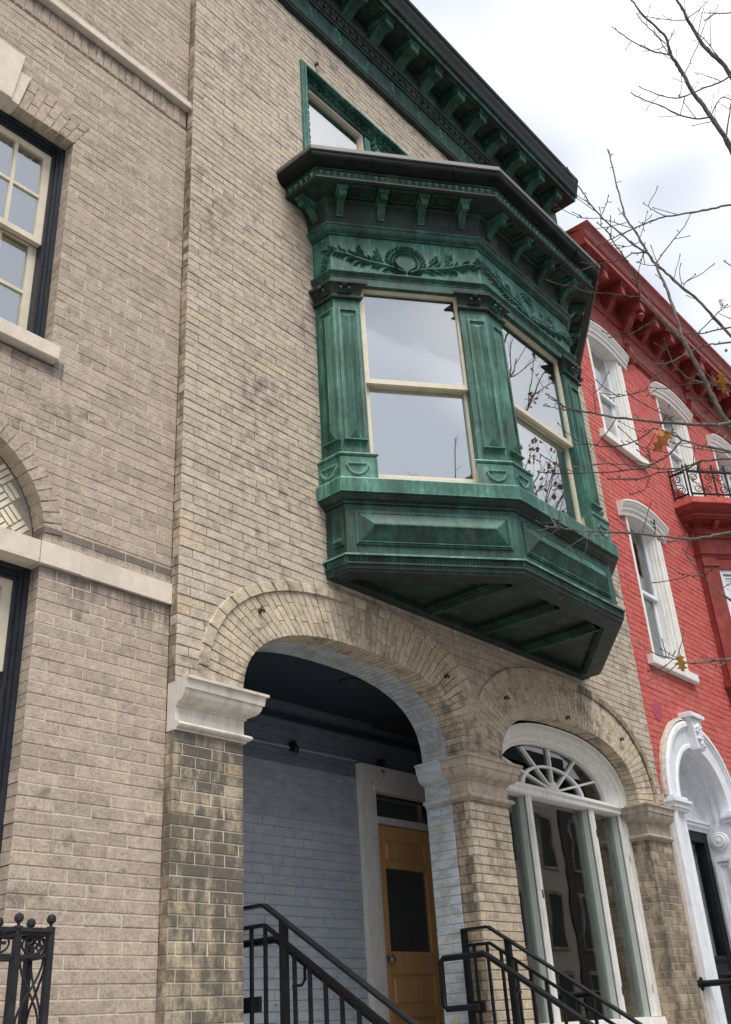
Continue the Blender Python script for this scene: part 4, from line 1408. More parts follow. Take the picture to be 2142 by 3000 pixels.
# underside: border, sunk field, moulded ribs
m = MB()
m.sweep(bayp, [(-0.10, 4.2035), (-0.20, 4.2035), (-0.205, 4.215), (-0.215, 4.215), (-0.22, 4.226), (-0.23, 4.232), (-0.235, 4.262), (-0.26, 4.262)])
m.raw([(4.5, 0.0, 4.263), (7.62, 0.0, 4.263), (7.62, -0.1, 4.263), (6.70, -0.80, 4.263), (5.43, -0.80, 4.263), (4.5, -0.1, 4.263)], [(0, 1, 2, 3, 4, 5)])
m.obj('underside', 'copper_dark', oriel)
MB().box(4.42, 7.71, -0.0, 0.075, 4.203, 4.2615).obj('underside_border', 'copper_dark', oriel)
for xb in (5.45, 6.065, 6.68):
    m = MB()
    m.extr([(0, 0)], 0, 0) if False else None
    for (hw, zz) in ((0.075, 4.228), (0.055, 4.217), (0.032, 4.205), (0.014, 4.196)):
        m.box(xb - hw, xb + hw, 0.06, 0.745 - abs(xb - 6.065) * 0.02, zz, 4.262)
    m.obj('soffit_rib', 'copper_dark', oriel)

# ---------------------------------------------------------------- carved triple window above the oriel
UW = MB()
UW.frame(4.372, 7.758, 7.66, 9.195, 0.035, -0.12, 0.022)
UW.frame(4.40, 7.73, 7.66, 9.165, 0.018, -0.12, 0.036)
UW.frame(4.42, 7.71, 7.66, 9.145, 0.085, -0.12, -0.045)
for a, b in ((5.29, 5.50), (6.63, 6.84)):
    UW.box(a, b, -0.12, -0.05, 7.66, 9.02)
tw3 = UW.obj('carved_window', 'copper_pale', TH, label='upper window framed by carved green copper scrolls')
rg = random.Random(12)
cv = MB()
def scroll(uc, zc, r_, d):
    for k in range(9):
        t = k * 0.8 + rg.uniform(-0.2, 0.2)
        rr = r_ * (1 - k * 0.07)
        cv.lens(uc + rr * math.cos(t), d, zc + rr * math.sin(t), t + 1.3, 0.038, 0.02, 0.035)
    p = W(F0, uc, d + 0.004, zc)
    cv.ball(p, 0.014, 6, 5)
u = 4.50
while u < 7.65:
    scroll(u, 9.10, 0.02, -0.045)
    cv.lens(u + 0.01, -0.045, 9.09, math.radians(rg.uniform(-10, 30)), 0.05, 0.022, 0.028)
    u += 0.075
z = 7.75
while z < 9.03:
    for uu in (4.462, 5.395, 6.735, 7.668):
        scroll(uu, z, 0.022, -0.045)
    z += 0.075
cv.obj('carved_scrolls', 'copper', tw3, kind='stuff')
for a, b in ((4.508, 5.29), (5.50, 6.63), (6.84, 7.622)):
    m = MB()
    m.frame(a, b, 7.68, 9.055, 0.032, -0.12, -0.075)
    m.frame(a + 0.032, b - 0.032, 7.70, 9.023, 0.01, -0.12, -0.09)
    m.obj('sash', 'cream', tw3)
    MB().box(a + 0.04, b - 0.04, -0.108, -0.104, 7.7, 9.03).obj('pane', 'glass', tw3)
MB().box(4.4, 7.73, -0.22, -0.21, 7.6, 9.2).obj('window_shade', 'blind', tw3)

# ---------------------------------------------------------------- main copper cornice
CX1 = 8.80
cpath = sweep_path([(XL - 0.02, 0), (CX1, 0)])
CO = [(-0.02, 9.735), (0.035, 9.74)] + bead(0.03, 9.745, 9.785, 0.022) + [(0.035, 9.79), (0.052, 9.795), (0.052, 9.822), (0.03, 9.828)]
CF = [(0.03, 9.828), (0.03, 10.082)]
CE = [(0.03, 10.082), (0.05, 10.086), (0.055, 10.10), (0.07, 10.105), (0.075, 10.115), (0.095, 10.175), (0.115, 10.182), (0.12, 10.20), (0.12, 10.40)]
CS = [(0.12, 10.398), (0.395, 10.398)]
CB = [(0.395, 10.396), (0.402, 10.39), (0.405, 10.432), (0.418, 10.436)]
CT = [(0.418, 10.436), (0.43, 10.44), (0.43, 10.462), (0.44, 10.466)] + [(0.44 + 0.018 * (1 - math.cos(math.pi * i / 8)), 10.466 + 0.17 * i / 8) for i in range(9)] + [(0.482, 10.64), (0.49, 10.66), (0.49, 10.70), (0.45, 10.712), (-0.3, 10.73)]
def cs(name, prof, mat, parent, sm=35):
    m = MB().sweep(cpath, prof)
    m.caps(cpath, prof, -0.05)
    return m.obj(name, mat, parent, sm)
corn = cs('cornice', CF, 'copper', TH, 0)
corn['label'] = 'deep green copper cornice with scrolled brackets'
cs('lower_moulding', CO, 'copper_dark', corn)
cs('bed_moulding', CE, 'copper_dark', corn)
cs('soffit', CS, 'copper_dark', corn, 0)
cs('fascia', CB, 'copper', corn)
cs('crown_moulding', CT, 'gutter', corn)
eg = MB()
eg.ball((0, -0.004, 0.0), 0.026, 8, 6, 0.85, 0.8, 1.25)
eg = eg.mesh('egg', 'copper_dark', 60)
dt = MB().raw([(-0.012, 0, 0.036), (0.012, 0, 0.036), (0, 0, -0.034), (0, -0.018, 0.02)], [(0, 1, 3), (1, 2, 3), (2, 0, 3)])
dt_ = MB()
dt_.raw([(-0.012, 0, 0.036), (0.012, 0, 0.036), (0, 0, -0.034), (0, -0.02, 0.02)], [(0, 1, 3), (1, 2, 3), (2, 0, 3)])
dt_ = dt_.mesh('dart', 'copper_dark')
u = 4.0
while u < CX1 - 0.03:
    put(eg, F0, u, 0.085, 10.145, corn, 'egg')
    put(dt_, F0, u + 0.047, 0.09, 10.148, corn, 'dart')
    u += 0.094
mb2 = modillion(0.118, 0.115, 0.345, 10.362, 10.285, 10.205)
for k in range(-5, 9):
    u = 5.325 + 0.397 * k
    if XL < u < CX1 - 0.05:
        put(mb2, F0, u, 0, 0, corn, 'bracket')
        if k > -4:
            m = MB()
            uc = u - 0.1985
            m.box(uc - 0.105, uc + 0.105, 0.14, 0.155, 10.376, 10.3975)
            m.box(uc - 0.105, uc + 0.105, 0.355, 0.37, 10.376, 10.3975)
            m.box(uc - 0.105, uc - 0.09, 0.155, 0.355, 10.3765, 10.3975)
            m.box(uc + 0.09, uc + 0.105, 0.155, 0.355, 10.3765, 10.3975)
            m.obj('coffer', 'copper_dark', corn)
rg = random.Random(17)
u = 4.1
while u < CX1 - 0.3:                                    # small sprigs on the frieze
    m = MB()
    for k in range(12):
        t = k / 11
        m.lens(u + 0.03 * math.sin(4 * t) + rg.uniform(-.01, .01), 0.03, 9.87 + 0.17 * t, math.radians(90 + rg.choice((-60, -25, 25, 60))), 0.05, 0.022, 0.016)
    m.obj('sprig', 'copper_pale', corn, kind='stuff')
    u += 0.40
rgb = MB()
u = 4.0
while u < CX1:
    rgb.ball((u, -0.43, 10.451), 0.010, 5, 4)
    u += 0.024
rgb.obj('bead_row', 'copper_dark', corn, kind='stuff')
shell(TH, 3.25, 8.86, 0.43, 8, 10.6, zfloors=(4.0, 7.66))
# stoop (below the frame, carries the railings)
for k in range(7):
    MB().box(3.66, 5.83, 0.0 + 0.02 + k * 0.27, 0.32 + k * 0.27, 0, 1.2 - 0.17 * k).obj('step', 'stonestep', TH) if k else MB().box(3.66, 5.83, 0.001, 0.32, 0, 1.2).obj('step', 'stonestep', TH)
tw.finish(300)

# ================================================================ red painted house
RH = thing('red_painted_house', 'red painted brick house with white window hoods and bracketed cornice', 'house', (11.5, 0, 0))
rw = Wall()
RX0, RX1 = 8.872, 15.2
rwall = MB().box(RX0 + 0.02, RX0 + 0.06, -0.4, -0.05, 0, 9.0).obj('wall', 'red', RH)
WINS = [(9.235, 10.03, 7.44, 8.80, 0.10), (11.045, 11.88, 7.44, 8.77, 0.10), (12.82, 13.65, 7.44, 8.74, 0.10), (9.31, 10.065, 4.79, 6.37, 0.11)]
DCX, DCZ = 9.75, 3.355
def h_red(z):
    h = []
    for a, b, z0, z1, rise in WINS:
        if z0 - 0.10 < z < z1:
            h.append((a, b))
        elif z1 <= z < z1 + rise + 0.05:
            h.append((a + 0.0, b - 0.0))
    if z < DCZ:
        h.append((8.8, 10.55))
    elif z < DCZ + 0.80:
        hw = math.sqrt(0.80 ** 2 - (z - DCZ) ** 2)
        h.append((DCX - hw, DCX + hw))
    return h
rw.panel(rwall, 'red', 'red_mortar', F0, RX0, RX1, 0, 9.15, h_red, edge=0.03, seed=51, recess=0.004, joint=0.005, jit=0.0025, L=0.205, h=0.064)

def hood(part, a, b, z1, rise, mat='white'):
    """segmental moulded hood with flat ears"""
    hw = (b - a) / 2 + 0.16
    c = (a + b) / 2
    def arc(f, k=18):
        out = []
        for i in range(k + 1):
            t = -1 + 2 * i / k
            out.append((c + t * (hw * f if f > 1 else hw * f), rise * (1 - t * t)))
        return out
    prof = [(0.0, 0.0), (0.03, 0.0), (0.034, 0.045), (0.055, 0.055), (0.06, 0.085), (0.085, 0.115), (0.09, 0.14), (0.10, 0.145), (0.10, 0.165), (0.0, 0.175)]
    m = MB()
    prev = None
    A_ = arc(1.0)
    zb = z1 - 0.02
    for d_, dz in prof:
        ids = [m.pt(u, d_, zb + z + dz) for u, z in A_]
        if prev:
            for i in range(len(ids) - 1):
                m.f.append([prev[i], prev[i + 1], ids[i + 1], ids[i]])
        prev = ids
    for e in (0, -1):
        n = len(m.v)
        for d_, dz in prof:
            m.pt(A_[e][0], d_, zb + A_[e][1] + dz)
        m.f.append([n + i for i in range(len(prof))])
    m.obj('hood', mat, part, 30)
    # soffit of the opening under the hood
    m = MB()
    k = 14
    for i in range(k):
        t0, t1 = -1 + 2 * i / k, -1 + 2 * (i + 1) / k
        u0, u1 = c + t0 * (b - a) / 2, c + t1 * (b - a) / 2
        y0, y1 = zb + rise * (1 - (t0 * (b - a) / 2 / hw) ** 2), zb + rise * (1 - (t1 * (b - a) / 2 / hw) ** 2)
        m.face((u0, 0.001, y0), (u1, 0.001, y1), (u1, -0.16, y1), (u0, -0.16, y0))
    m.obj('head', mat, part, 30)
for wi, (a, b, z0, z1, rise) in enumerate(WINS):
    m = MB()
    for s_ in (0, 1):                      # moulded white jambs
        e = a if s_ == 0 else b
        sg = 1 if s_ == 0 else -1
        m.box(min(e, e + sg * 0.05), max(e, e + sg * 0.05), -0.16, 0.002, z0, z1 + rise * 0.35)
        m.box(min(e + sg * 0.05, e + sg * 0.08), max(e + sg * 0.05, e + sg * 0.08), -0.16, -0.03, z0, z1 + rise * 0.6)
        m.box(min(e + sg * 0.08, e + sg * 0.105), max(e + sg * 0.08, e + sg * 0.105), -0.16, -0.06, z0, z1 + rise * 0.75)
    m.box(b + 0.0, b + 0.05, -0.02, 0.014, z0, z1 - 0.02)
    wn_ = m.obj('window', 'white', RH)
    hood(wn_, a, b, z1, rise)
    MB().extr([(-0.16, z0 - 0.11), (0.055, z0 - 0.11), (0.06, z0 - 0.10), (0.06, z0 - 0.02), (-0.1, z0 + 0.002), (-0.16, z0 + 0.002)], a - 0.15, b + 0.16).obj('sill', 'white', wn_)
    zm = z0 + (z1 - z0) * (0.56 if wi != 3 else 0.53)
    double_hung(wn_, F0, a + 0.10, b - 0.10, z0 + 0.01, z1 + rise * 0.8, zm, -0.10, 'bluewhite', 'glass' if wi != 3 else 'glassdark', 0.05, 1, 1, 0.02, 0.03)
    if wi == 3:
        MB().box(a + 0.1, b - 0.1, -0.175, -0.17, z0, zm).obj('window_shade', 'curtain', wn_)
        MB().box(a, b, -0.26, -0.25, z0 - 0.1, z1 + rise).obj('window_lining', 'dark', wn_)
    else:
        MB().box(a + 0.1, b - 0.1, -0.175, -0.17, z0, zm + 0.02).obj('window_shade', 'curtain', wn_)
        m = MB()
        k = 12
        for i in range(k):
            u0, u1 = a + (b - a) * i / k, a + (b - a) * (i + 1) / k
            m.face((u0, -0.20 + 0.015 * math.sin(2.1 * i), zm), (u1, -0.20 + 0.015 * math.sin(2.1 * i + 2.1), zm), (u1, -0.20 + 0.015 * math.sin(2.1 * i + 2.1), z1 + rise), (u0, -0.20 + 0.015 * math.sin(2.1 * i), z1 + rise))
        m.obj('curtain', 'curtain', wn_, 60)
        MB().box(a, b, -0.26, -0.25, z0 - 0.1, z1 + rise).obj('window_lining', 'dark', wn_)

# bracketed red cornice
rp_ = sweep_path([(RX0 - 0.0, 0), (RX1, 0)])
def rs(name, prof, parent, sm=35, mat='red_trim'):
    m = MB().sweep(rp_, prof)
    m.caps(rp_, prof, -0.05)
    return m.obj(name, mat, parent, sm)
rc = rs('cornice', [(0.03, 9.16), (0.03, 9.50)], RH, 0)
rc['label'] = 'red wooden cornice with scrolled brackets and pendants'
rs('lower_moulding', [(-0.02, 9.075), (0.045, 9.08), (0.05, 9.10), (0.04, 9.115), (0.055, 9.125), (0.06, 9.15), (0.03, 9.165)], rc)
rs('bed_moulding', [(0.03, 9.44), (0.05, 9.445), (0.06, 9.47), (0.075, 9.48), (0.075, 9.51), (0.04, 9.52), (0.04, 9.80)], rc)
rs('soffit', [(0.04, 9.80), (0.40, 9.80)], rc, 0)
rs('crown_moulding', [(0.40, 9.80), (0.40, 9.83), (0.385, 9.835), (0.385, 9.92), (0.40, 9.925), (0.405, 9.95)] + [(0.41 + 0.05 * (1 - math.cos(math.pi / 2 * i / 6)), 9.95 + 0.12 * i / 6) for i in range(7)] + [(0.47, 10.08), (0.47, 10.11), (-0.3, 10.13)], rc)
def red_bracket(w_, big):
    m = MB()
    d1 = 0.34 if not big else 0.36
    zf = 9.62
    prof = [(0.03, 9.795), (d1, 9.795), (d1, zf), (d1 - 0.05, zf - 0.005)]
    for i in range(11):
        t = i / 10
        prof.append((d1 - 0.07 - (d1 - 0.10) * t, zf + 0.035 * math.sin(math.pi * min(1, t * 2)) - 0.16 * t ** 1.7 - (0.10 * t if big else 0.03 * t)))
    prof.append((0.03, prof[-1][1]))
    m.extr(prof, -w_ / 2, w_ / 2)
    m.box(-w_ / 2 - 0.014, w_ / 2 + 0.014, 0.03, d1 + 0.016, 9.745, 9.765)
    m.box(-w_ / 2 - 0.024, w_ / 2 + 0.024, 0.03, d1 + 0.028, 9.764, 9.796)
    for s_ in (-1, 1):                                     # pierced-looking scroll rosettes on the cheeks
        for (dd, zz, rr) in ((0.12, 9.56, 0.05), (0.25, 9.68, 0.035)):
            for k in range(8):
                t = 2 * math.pi * k / 8
                p = (s_ * (w_ / 2 + 0.002), -(dd + rr * math.cos(t)), zz + rr * math.sin(t))
                m.ball(p, 0.014, 5, 4, 0.6)
            m.ball((s_ * (w_ / 2 + 0.002), -dd, zz), 0.018, 6, 5, 0.6)
    if big:
        m.lathe((0, -d1 + 0.05, 0), [(0.012, zf + 0.01), (0.03, zf - 0.005), (0.03, zf - 0.015), (0.022, zf - 0.025), (0.05, zf - 0.05), (0.052, zf - 0.075), (0.03, zf - 0.105), (0.014, zf - 0.115), (0.016, zf - 0.13), (0.004, zf - 0.155)], 12)
        for k in range(6):
            m.ball((0, -0.06 - 0.012 * k, 9.40 - 0.004 * k), 0.03, 6, 5, 1.6, 0.6, 0.6)
    return m.mesh('bracket', 'red_trim', 30)
bs, bb = red_bracket(0.10, False), red_bracket(0.12, True)
rbx = [8.99, 9.42, 9.86, 10.33, 10.80, 11.25, 11.70, 12.16, 12.62, 13.07, 13.5, 13.95, 14.4]
for i, x_ in enumerate(rbx):
    put(bb if i % 4 == 3 else bs, F0, x_, 0, 0, rc, 'bracket')
for x_ in (10.33, 12.16, 13.95):
    m = MB()
    m.extr([(0.0, 8.98), (0.05, 8.98), (0.085, 9.0), (0.07, 9.03), (0.10, 9.09), (0.10, 9.16), (0.06, 9.20), (0.0, 9.21)], x_ - 0.07, x_ + 0.07)
    m.ball((x_, -0.07, 9.24), 0.035, 8, 6)
    m.obj('corbel', 'red_trim', rc)
    MB().prism([(x_ - 0.05, 9.22), (x_ + 0.05, 9.22), (x_ + 0.03, 9.42), (x_ - 0.03, 9.42)], 0.02, 0.05, 0.01).obj('frieze_block', 'red_trim', rc)

# red oriel with an iron balcony on top
OA, OB, OC = (11.10, -0.10), (11.90, -0.72), (13.2, -0.72)
PO = [(11.10, 0.0), OA, OB, OC, (14.0, -0.1), (14.0, 0.0)]
op = sweep_path(PO)
def osw(name, prof, parent, mat='red_trim', sm=30):
    return MB().sweep(op, prof).obj(name, mat, parent, sm)
ro_ = osw('oriel_bay', [(-0.03, 6.72), (-0.03, 6.50)], RH)
ro_['label'] = 'red wooden oriel under the iron balcony'
G1, GL1 = facet(OA, OB)
G2, GL2 = facet(OB, OC)
G0, GL0 = facet(PO[0], OA)
osw('slab', [(-0.3, 7.125), (0.29, 7.115), (0.30, 7.11), (0.30, 7.035), (0.28, 7.03)], ro_, 'red')
osw('cove', [(0.28, 7.03), (0.275, 7.01), (0.25, 6.98), (0.21, 6.965), (0.205, 6.955), (0.19, 6.953), (0.19, 6.91), (0.17, 6.905), (0.165, 6.885), (0.02, 6.883)], ro_)
osw('bed', [(0.02, 6.883), (0.02, 6.75), (0.0, 6.74), (0.0, 6.71), (-0.03, 6.70)], ro_)
for fr, us in ((G0, (0.03,)), (G1, (0.22, 0.52, 0.82)), (G2, (0.1, 0.4, 0.7, 1.0))):
    for u in us:
        MB(fr).extr([(0.02, 6.88), (0.14, 6.88), (0.14, 6.84), (0.12, 6.83), (0.05, 6.80), (0.02, 6.79)], u - 0.03, u + 0.03).obj('dentil', 'red_trim', ro_)
osw('architrave', [(-0.03, 6.51), (0.0, 6.505), (0.0, 6.49), (-0.02, 6.48), (-0.03, 6.44), (-0.08, 6.435)], ro_)
osw('waist', [(-0.2, 4.92), (0.02, 4.90), (0.02, 4.82), (-0.01, 4.80), (-0.03, 4.78), (-0.03, 4.3)], ro_)
osw('foot', [(-0.03, 4.30), (-0.35, 3.95)], ro_)
for fr, L_ in ((G1, GL1), (G2, GL2)):
    MB(fr).box(0.0, 0.20, -0.1, -0.03, 4.9, 6.44).obj('pilaster', 'red_trim', ro_)
    MB(fr).box(L_ - 0.20, L_, -0.1, -0.03, 4.9, 6.44).obj('pilaster', 'red_trim', ro_)
    for a, b in ((0.0, 0.21), (L_ - 0.21, L_)):
        MB(fr).box(a, b, -0.03, -0.012, 6.33, 6.40).obj('pilaster_cap', 'red_trim', ro_)
    MB(fr).box(0.2, L_ - 0.2, -0.12, -0.04, 6.30, 6.44).obj('window_head', 'red_trim', ro_)
    m = MB(fr)
    m.frame(0.20, L_ - 0.2, 4.9, 6.30, 0.05, -0.12, -0.06)
    m.obj('window_frame', 'bluewhite', ro_)
    MB(fr).box(0.24, L_ - 0.24, -0.105, -0.10, 4.94, 6.26).obj('pane', 'glass', ro_)
    MB(fr).box(0.2, L_ - 0.2, -0.20, -0.19, 4.9, 6.3).obj('window_shade', 'blind', ro_)
    if fr is G1:
        MB(fr).box(0.27, 0.62, -0.112, -0.1085, 5.98, 6.24).obj('sticker', 'sticker', ro_)
        m = MB(fr)
        for k in range(2):                        # the little emblem: two page-like flags in a box
            u = 0.30 + 0.055 * k
            m.prism([(u, 6.165), (u + 0.05, 6.165), (u + 0.05, 6.215), (u, 6.215)], -0.104, -0.0992)
        m.obj('emblem', 'stickertext', ro_)
        m = MB(fr)
        for k in range(2):
            u = 0.30 + 0.055 * k
            m.prism([(u + 0.008, 6.172), (u + 0.042, 6.172), (u + 0.04, 6.19), (u + 0.025, 6.205), (u + 0.008, 6.205)], -0.0985, -0.098)
        m.obj('emblem', 'sticker', ro_)
        for txt, zz, sz in (('American', 6.105, 0.062), ('Community', 6.045, 0.062)):
            cu = bpy.data.curves.new('lettering', 'FONT')
            cu.body = txt
            cu.size = sz
            cu.extrude = 0.0004
            to = bpy.data.objects.new('lettering', cu)
            col.objects.link(to)
            p = W(fr, 0.285, -0.099, zz)
            dg = bpy.context.evaluated_depsgraph_get()
            me = bpy.data.meshes.new_from_object(to.evaluated_get(dg))
            bpy.data.objects.remove(to)
            me.materials.clear()
            me.materials.append(M['stickertext'])
            o = bpy.data.objects.new('lettering', me)
            col.objects.link(o)
            o.matrix_basis = Matrix(((fr[2], 0, fr[4], p[0]), (fr[3], 0, fr[5], p[1]), (0, 1, 0, p[2]), (0, 0, 0, 1)))
            o.parent = ro_
MB(G0).box(0.0, GL0 - 0.03, -0.05, -0.031, 4.9, 6.44).obj('side_board', 'red_trim', ro_)
# balcony railing
def curl(m, fr, uc, zc, r_, turns, d, s_=1, up=1, rad=0.006, start=0.0):
    pts = []
    for i in range(20):
        t = i / 19
        a = start + turns * 2 * math.pi * t
        rr = r_ * (1 - 0.72 * t)
        pts.append(W(fr, uc + s_ * rr * math.cos(a), d, zc + up * rr * math.sin(a)))
    m.tube(pts, rad, 5)
bal = thing('balcony_railing', 'black wrought iron balcony railing with scrolls on the red oriel', 'railing', (11.6, -0.5, 7.12))
for fr, L_, a, b in ((G0, GL0, 0.02, GL0 + 0.10), (G1, GL1, -0.10, GL1 + 0.09), (G2, GL2, -0.08, GL2 + 0.08)):
    m = MB(fr)
    d = 0.25
    m.box(a, b, d - 0.012, d + 0.012, 7.475, 7.50)
    m.box(a, b, d - 0.010, d + 0.010, 7.165, 7.185)
    m.obj('rail', 'iron', bal)
    n_ = max(1, round((b - a) / 0.165))
    for i in range(n_ + 1):
        u = a + (b - a) * i / n_
        m = MB(fr)
        m.box(u - 0.008, u + 0.008, d - 0.008, d + 0.008, 7.12, 7.56)
        m.prism([(u - 0.014, 7.56), (u + 0.014, 7.56), (u, 7.60)], d - 0.008, d + 0.008)
        m.obj('upright', 'iron', bal)
        if i < n_:
            w_ = (b - a) / n_
            uc = u + w_ / 2
            s_ = 1 if i % 2 else -1
            m = MB(fr)
            curl(m, fr, uc + s_ * 0.012, 7.405, 0.055, 1.25, d, s_, 1, 0.0065, 0.2)
            curl(m, fr, uc - s_ * 0.012, 7.255, 0.055, 1.25, d, -s_, -1, 0.0065, 0.2)
            m.tube([W(fr, uc + s_ * 0.066, d, 7.41), W(fr, uc + s_ * 0.04, d, 7.35), W(fr, uc - s_ * 0.04, d, 7.31), W(fr, uc - s_ * 0.066, d, 7.25)], 0.0065, 5)
            for q in (-1, 1):
                curl(m, fr, uc + q * 0.04, 7.53, 0.032, 1.1, d, q, 1, 0.005, 3.14)
            m.obj('scroll', 'iron', bal, 40)

# white arched doorway
dw = MB()
def archband(m, prof, k=36, zlo=0.0):
    """prof: list of (radius, d); continues down as jambs"""
    prev = None
    for r_, d_ in prof:
        pts = [(DCX - r_, zlo)] + [(DCX - r_ * math.cos(math.pi * i / k), DCZ + r_ * math.sin(math.pi * i / k)) for i in range(k + 1)] + [(DCX + r_, zlo)]
        ids = [m.pt(u, d_, z) for u, z in pts]
        if prev:
            for i in range(len(ids) - 1):
                m.f.append([prev[i], prev[i + 1], ids[i + 1], ids[i]])
        prev = ids
archband(dw, [(0.82, 0.0), (0.82, 0.055), (0.80, 0.07), (0.765, 0.072), (0.75, 0.055), (0.735, 0.055), (0.72, 0.04), (0.60, 0.035), (0.585, 0.045), (0.555, 0.045), (0.54, 0.0), (0.54, -0.05), (0.555, -0.055), (0.555, -0.09), (0.535, -0.10), (0.535, -0.13), (0.55, -0.14), (0.55, -0.19), (0.53, -0.20), (0.53, -0.26)])
ds = dw.obj('doorway', 'bluewhite', RH, 30, label='fresh white arched door surround with keystone')
m = MB()
pv = None
rg = random.Random(3)
for r_, d_ in ((0.825, 0.0), (0.86, 0.004), (0.862, 0.03), (0.83, 0.052)):
    ids = [m.pt(DCX - (r_ + rg.uniform(-.008, .008)) * math.cos(math.pi * i / 50), d_, DCZ + (r_ + rg.uniform(-.008, .008)) * math.sin(math.pi * i / 50)) for i in range(30)]
    if pv:
        for i in range(29):
            m.f.append([pv[i], pv[i + 1], ids[i + 1], ids[i]])
    pv = ids
m.obj('plaster_edge', 'rubble', ds)
for sx_ in (-1, 1):
    m = MB()
    u = DCX + sx_ * 0.68
    for hw, z0, z1, d1 in ((0.15, 3.22, 3.245, 0.08), (0.165, 3.245, 3.29, 0.095), (0.18, 3.29, 3.315, 0.115), (0.155, 3.315, 3.35, 0.09)):
        m.box(u - hw, u + hw, -0.05, d1, z0, z1)
    m.obj('impost', 'bluewhite', ds)
m = MB()
m.prism([(DCX - 0.085, 3.88), (DCX + 0.085, 3.88), (DCX + 0.12, 4.20), (DCX - 0.12, 4.20)], 0.0, 0.12, 0.01)
m.box(DCX - 0.15, DCX + 0.15, 0.0, 0.15, 4.20, 4.235)
m.box(DCX - 0.13, DCX + 0.13, 0.0, 0.13, 4.235, 4.255)
rg = random.Random(6)
for k in range(26):
    a = rg.uniform(0, 6.28)
    m.lens(DCX + rg.uniform(-0.04, 0.04), 0.118, 4.04 + rg.uniform(-0.11, 0.10), a, 0.05, 0.03, 0.03)
for q in ((-0.03, 4.10), (0.03, 4.10), (0.0, 4.05), (-0.025, 3.99), (0.025, 3.99), (0, 3.94)):
    m.ball((DCX + q[0], -0.125, q[1]), 0.026, 7, 5)
m.obj('keystone', 'bluewhite', ds, 40)
MB().box(8.868, 8.935, -0.05, 0.01, 0.0, 3.36).obj('plaster_strip', 'rubble', ds)
# lunette, lintel, panelled reveal and black door
FD = (0.0, 0.25, 1.0, 0.0, 0.0, -1.0)
MB(FD).prism([(DCX + 0.55 * math.cos(math.pi * i / 24), 3.28 + 0.62 * math.sin(math.pi * i / 24)) for i in range(25)], -0.05, 0.0).obj('lunette', 'bluewhite', ds)
m = MB(FD)
m.extr([(-0.01, 3.175), (0.03, 3.175), (0.035, 3.20), (0.05, 3.21), (0.05, 3.235), (0.07, 3.25), (0.07, 3.275), (-0.01, 3.285)], DCX - 0.55, DCX + 0.54)
m.obj('lintel', 'bluewhite', ds)
m = MB(FD)
for k in range(36):
    m.ball((DCX - 0.53 + 0.03 * k, 0.25 - 0.052, 3.222), 0.011, 5, 4)
m.obj('bead_row', 'bluewhite', ds, kind='stuff')
bd = MB(FD)
bd.frame(DCX - 0.54, DCX + 0.525, 0.9, 3.175, 0.10, -0.06, 0.012)
bd.box(DCX - 0.44, DCX + 0.425, -0.06, 0.005, 0.95, 2.03)
bd = bd.obj('door', 'iron', RH, label='black panelled front door with tall glass')
MB(FD).box(DCX - 0.44, DCX + 0.425, -0.045, -0.04, 2.03, 3.075).obj('pane', 'glassdark', bd)
for k in range(2):
    m = MB(FD)
    m.frame(DCX - 0.40 + 0.41 * k, DCX - 0.02 + 0.41 * k, 1.0, 1.90, 0.035, 0.004, 0.03)
    m.obj('panel', 'iron', bd)
m = MB(FD)
for k in range(24):
    m.box(DCX - 0.43 + 0.035 * k, DCX - 0.414 + 0.035 * k, 0.0, 0.018, 1.965, 2.0)
m.obj('dentil_row', 'iron', bd, kind='stuff')
m = MB(FD)
for i in range(20):
    u0, u1 = DCX - 0.45 + 0.045 * i, DCX - 0.405 + 0.045 * i
    m.face((u0, -0.14 + 0.012 * math.sin(1.9 * i), 1.0), (u1, -0.14 + 0.012 * math.sin(1.9 * i + 1.9), 1.0), (u1, -0.14 + 0.012 * math.sin(1.9 * i + 1.9), 3.1), (u0, -0.14 + 0.012 * math.sin(1.9 * i), 3.1))
m.obj('door_curtain', 'curtain', bd, 60)
FRV = (DCX + 0.532, 0.0, 0.0, 1.0, -1.0, 0.0)        # right-hand reveal, u = depth
MB(FRV).box(-0.02, 0.25, -0.02, 0.004, 0.9, 3.24).obj('reveal', 'bluewhite', ds)
for r_, d_, in ((0.098, 0.022), (0.072, 0.034), (0.05, 0.028), (0.026, 0.04)):
    q = MB(FRV)
    q.prism([(0.118 + r_ * math.cos(2 * math.pi * i / 24), 3.085 + r_ * 0.9 * math.sin(2 * math.pi * i / 24)) for i in range(24)], 0.0, d_, 0.008)
    q.obj('rosette', 'bluewhite', ds)
q = MB(FRV)
q.frame(0.03, 0.21, 1.0, 2.92, 0.03, 0.0, 0.03)
q.frame(0.065, 0.175, 1.04, 2.87, 0.016, 0.0, 0.02)
q.obj('reveal_panel', 'bluewhite', ds)
MB().box(8.93, 10.6, -0.6, 0.25, 0.0, 0.9).obj('stoop', 'stonestep', RH)
# dull oval of old paint left on the wall
MB().prism([(9.14 + 0.10 * math.cos(2 * math.pi * i / 20) + 0.02 * math.sin(i), 4.20 + 0.115 * math.sin(2 * math.pi * i / 20)) for i in range(20)], 0.0, 0.0045).obj('paint_patch', 'patch', RH, label='dull plum patch of old paint')
shell(RH, 8.90, 15.2, 0.62, 9, 10.0, zfloors=(3.95, 7.0))
rw.finish(300)

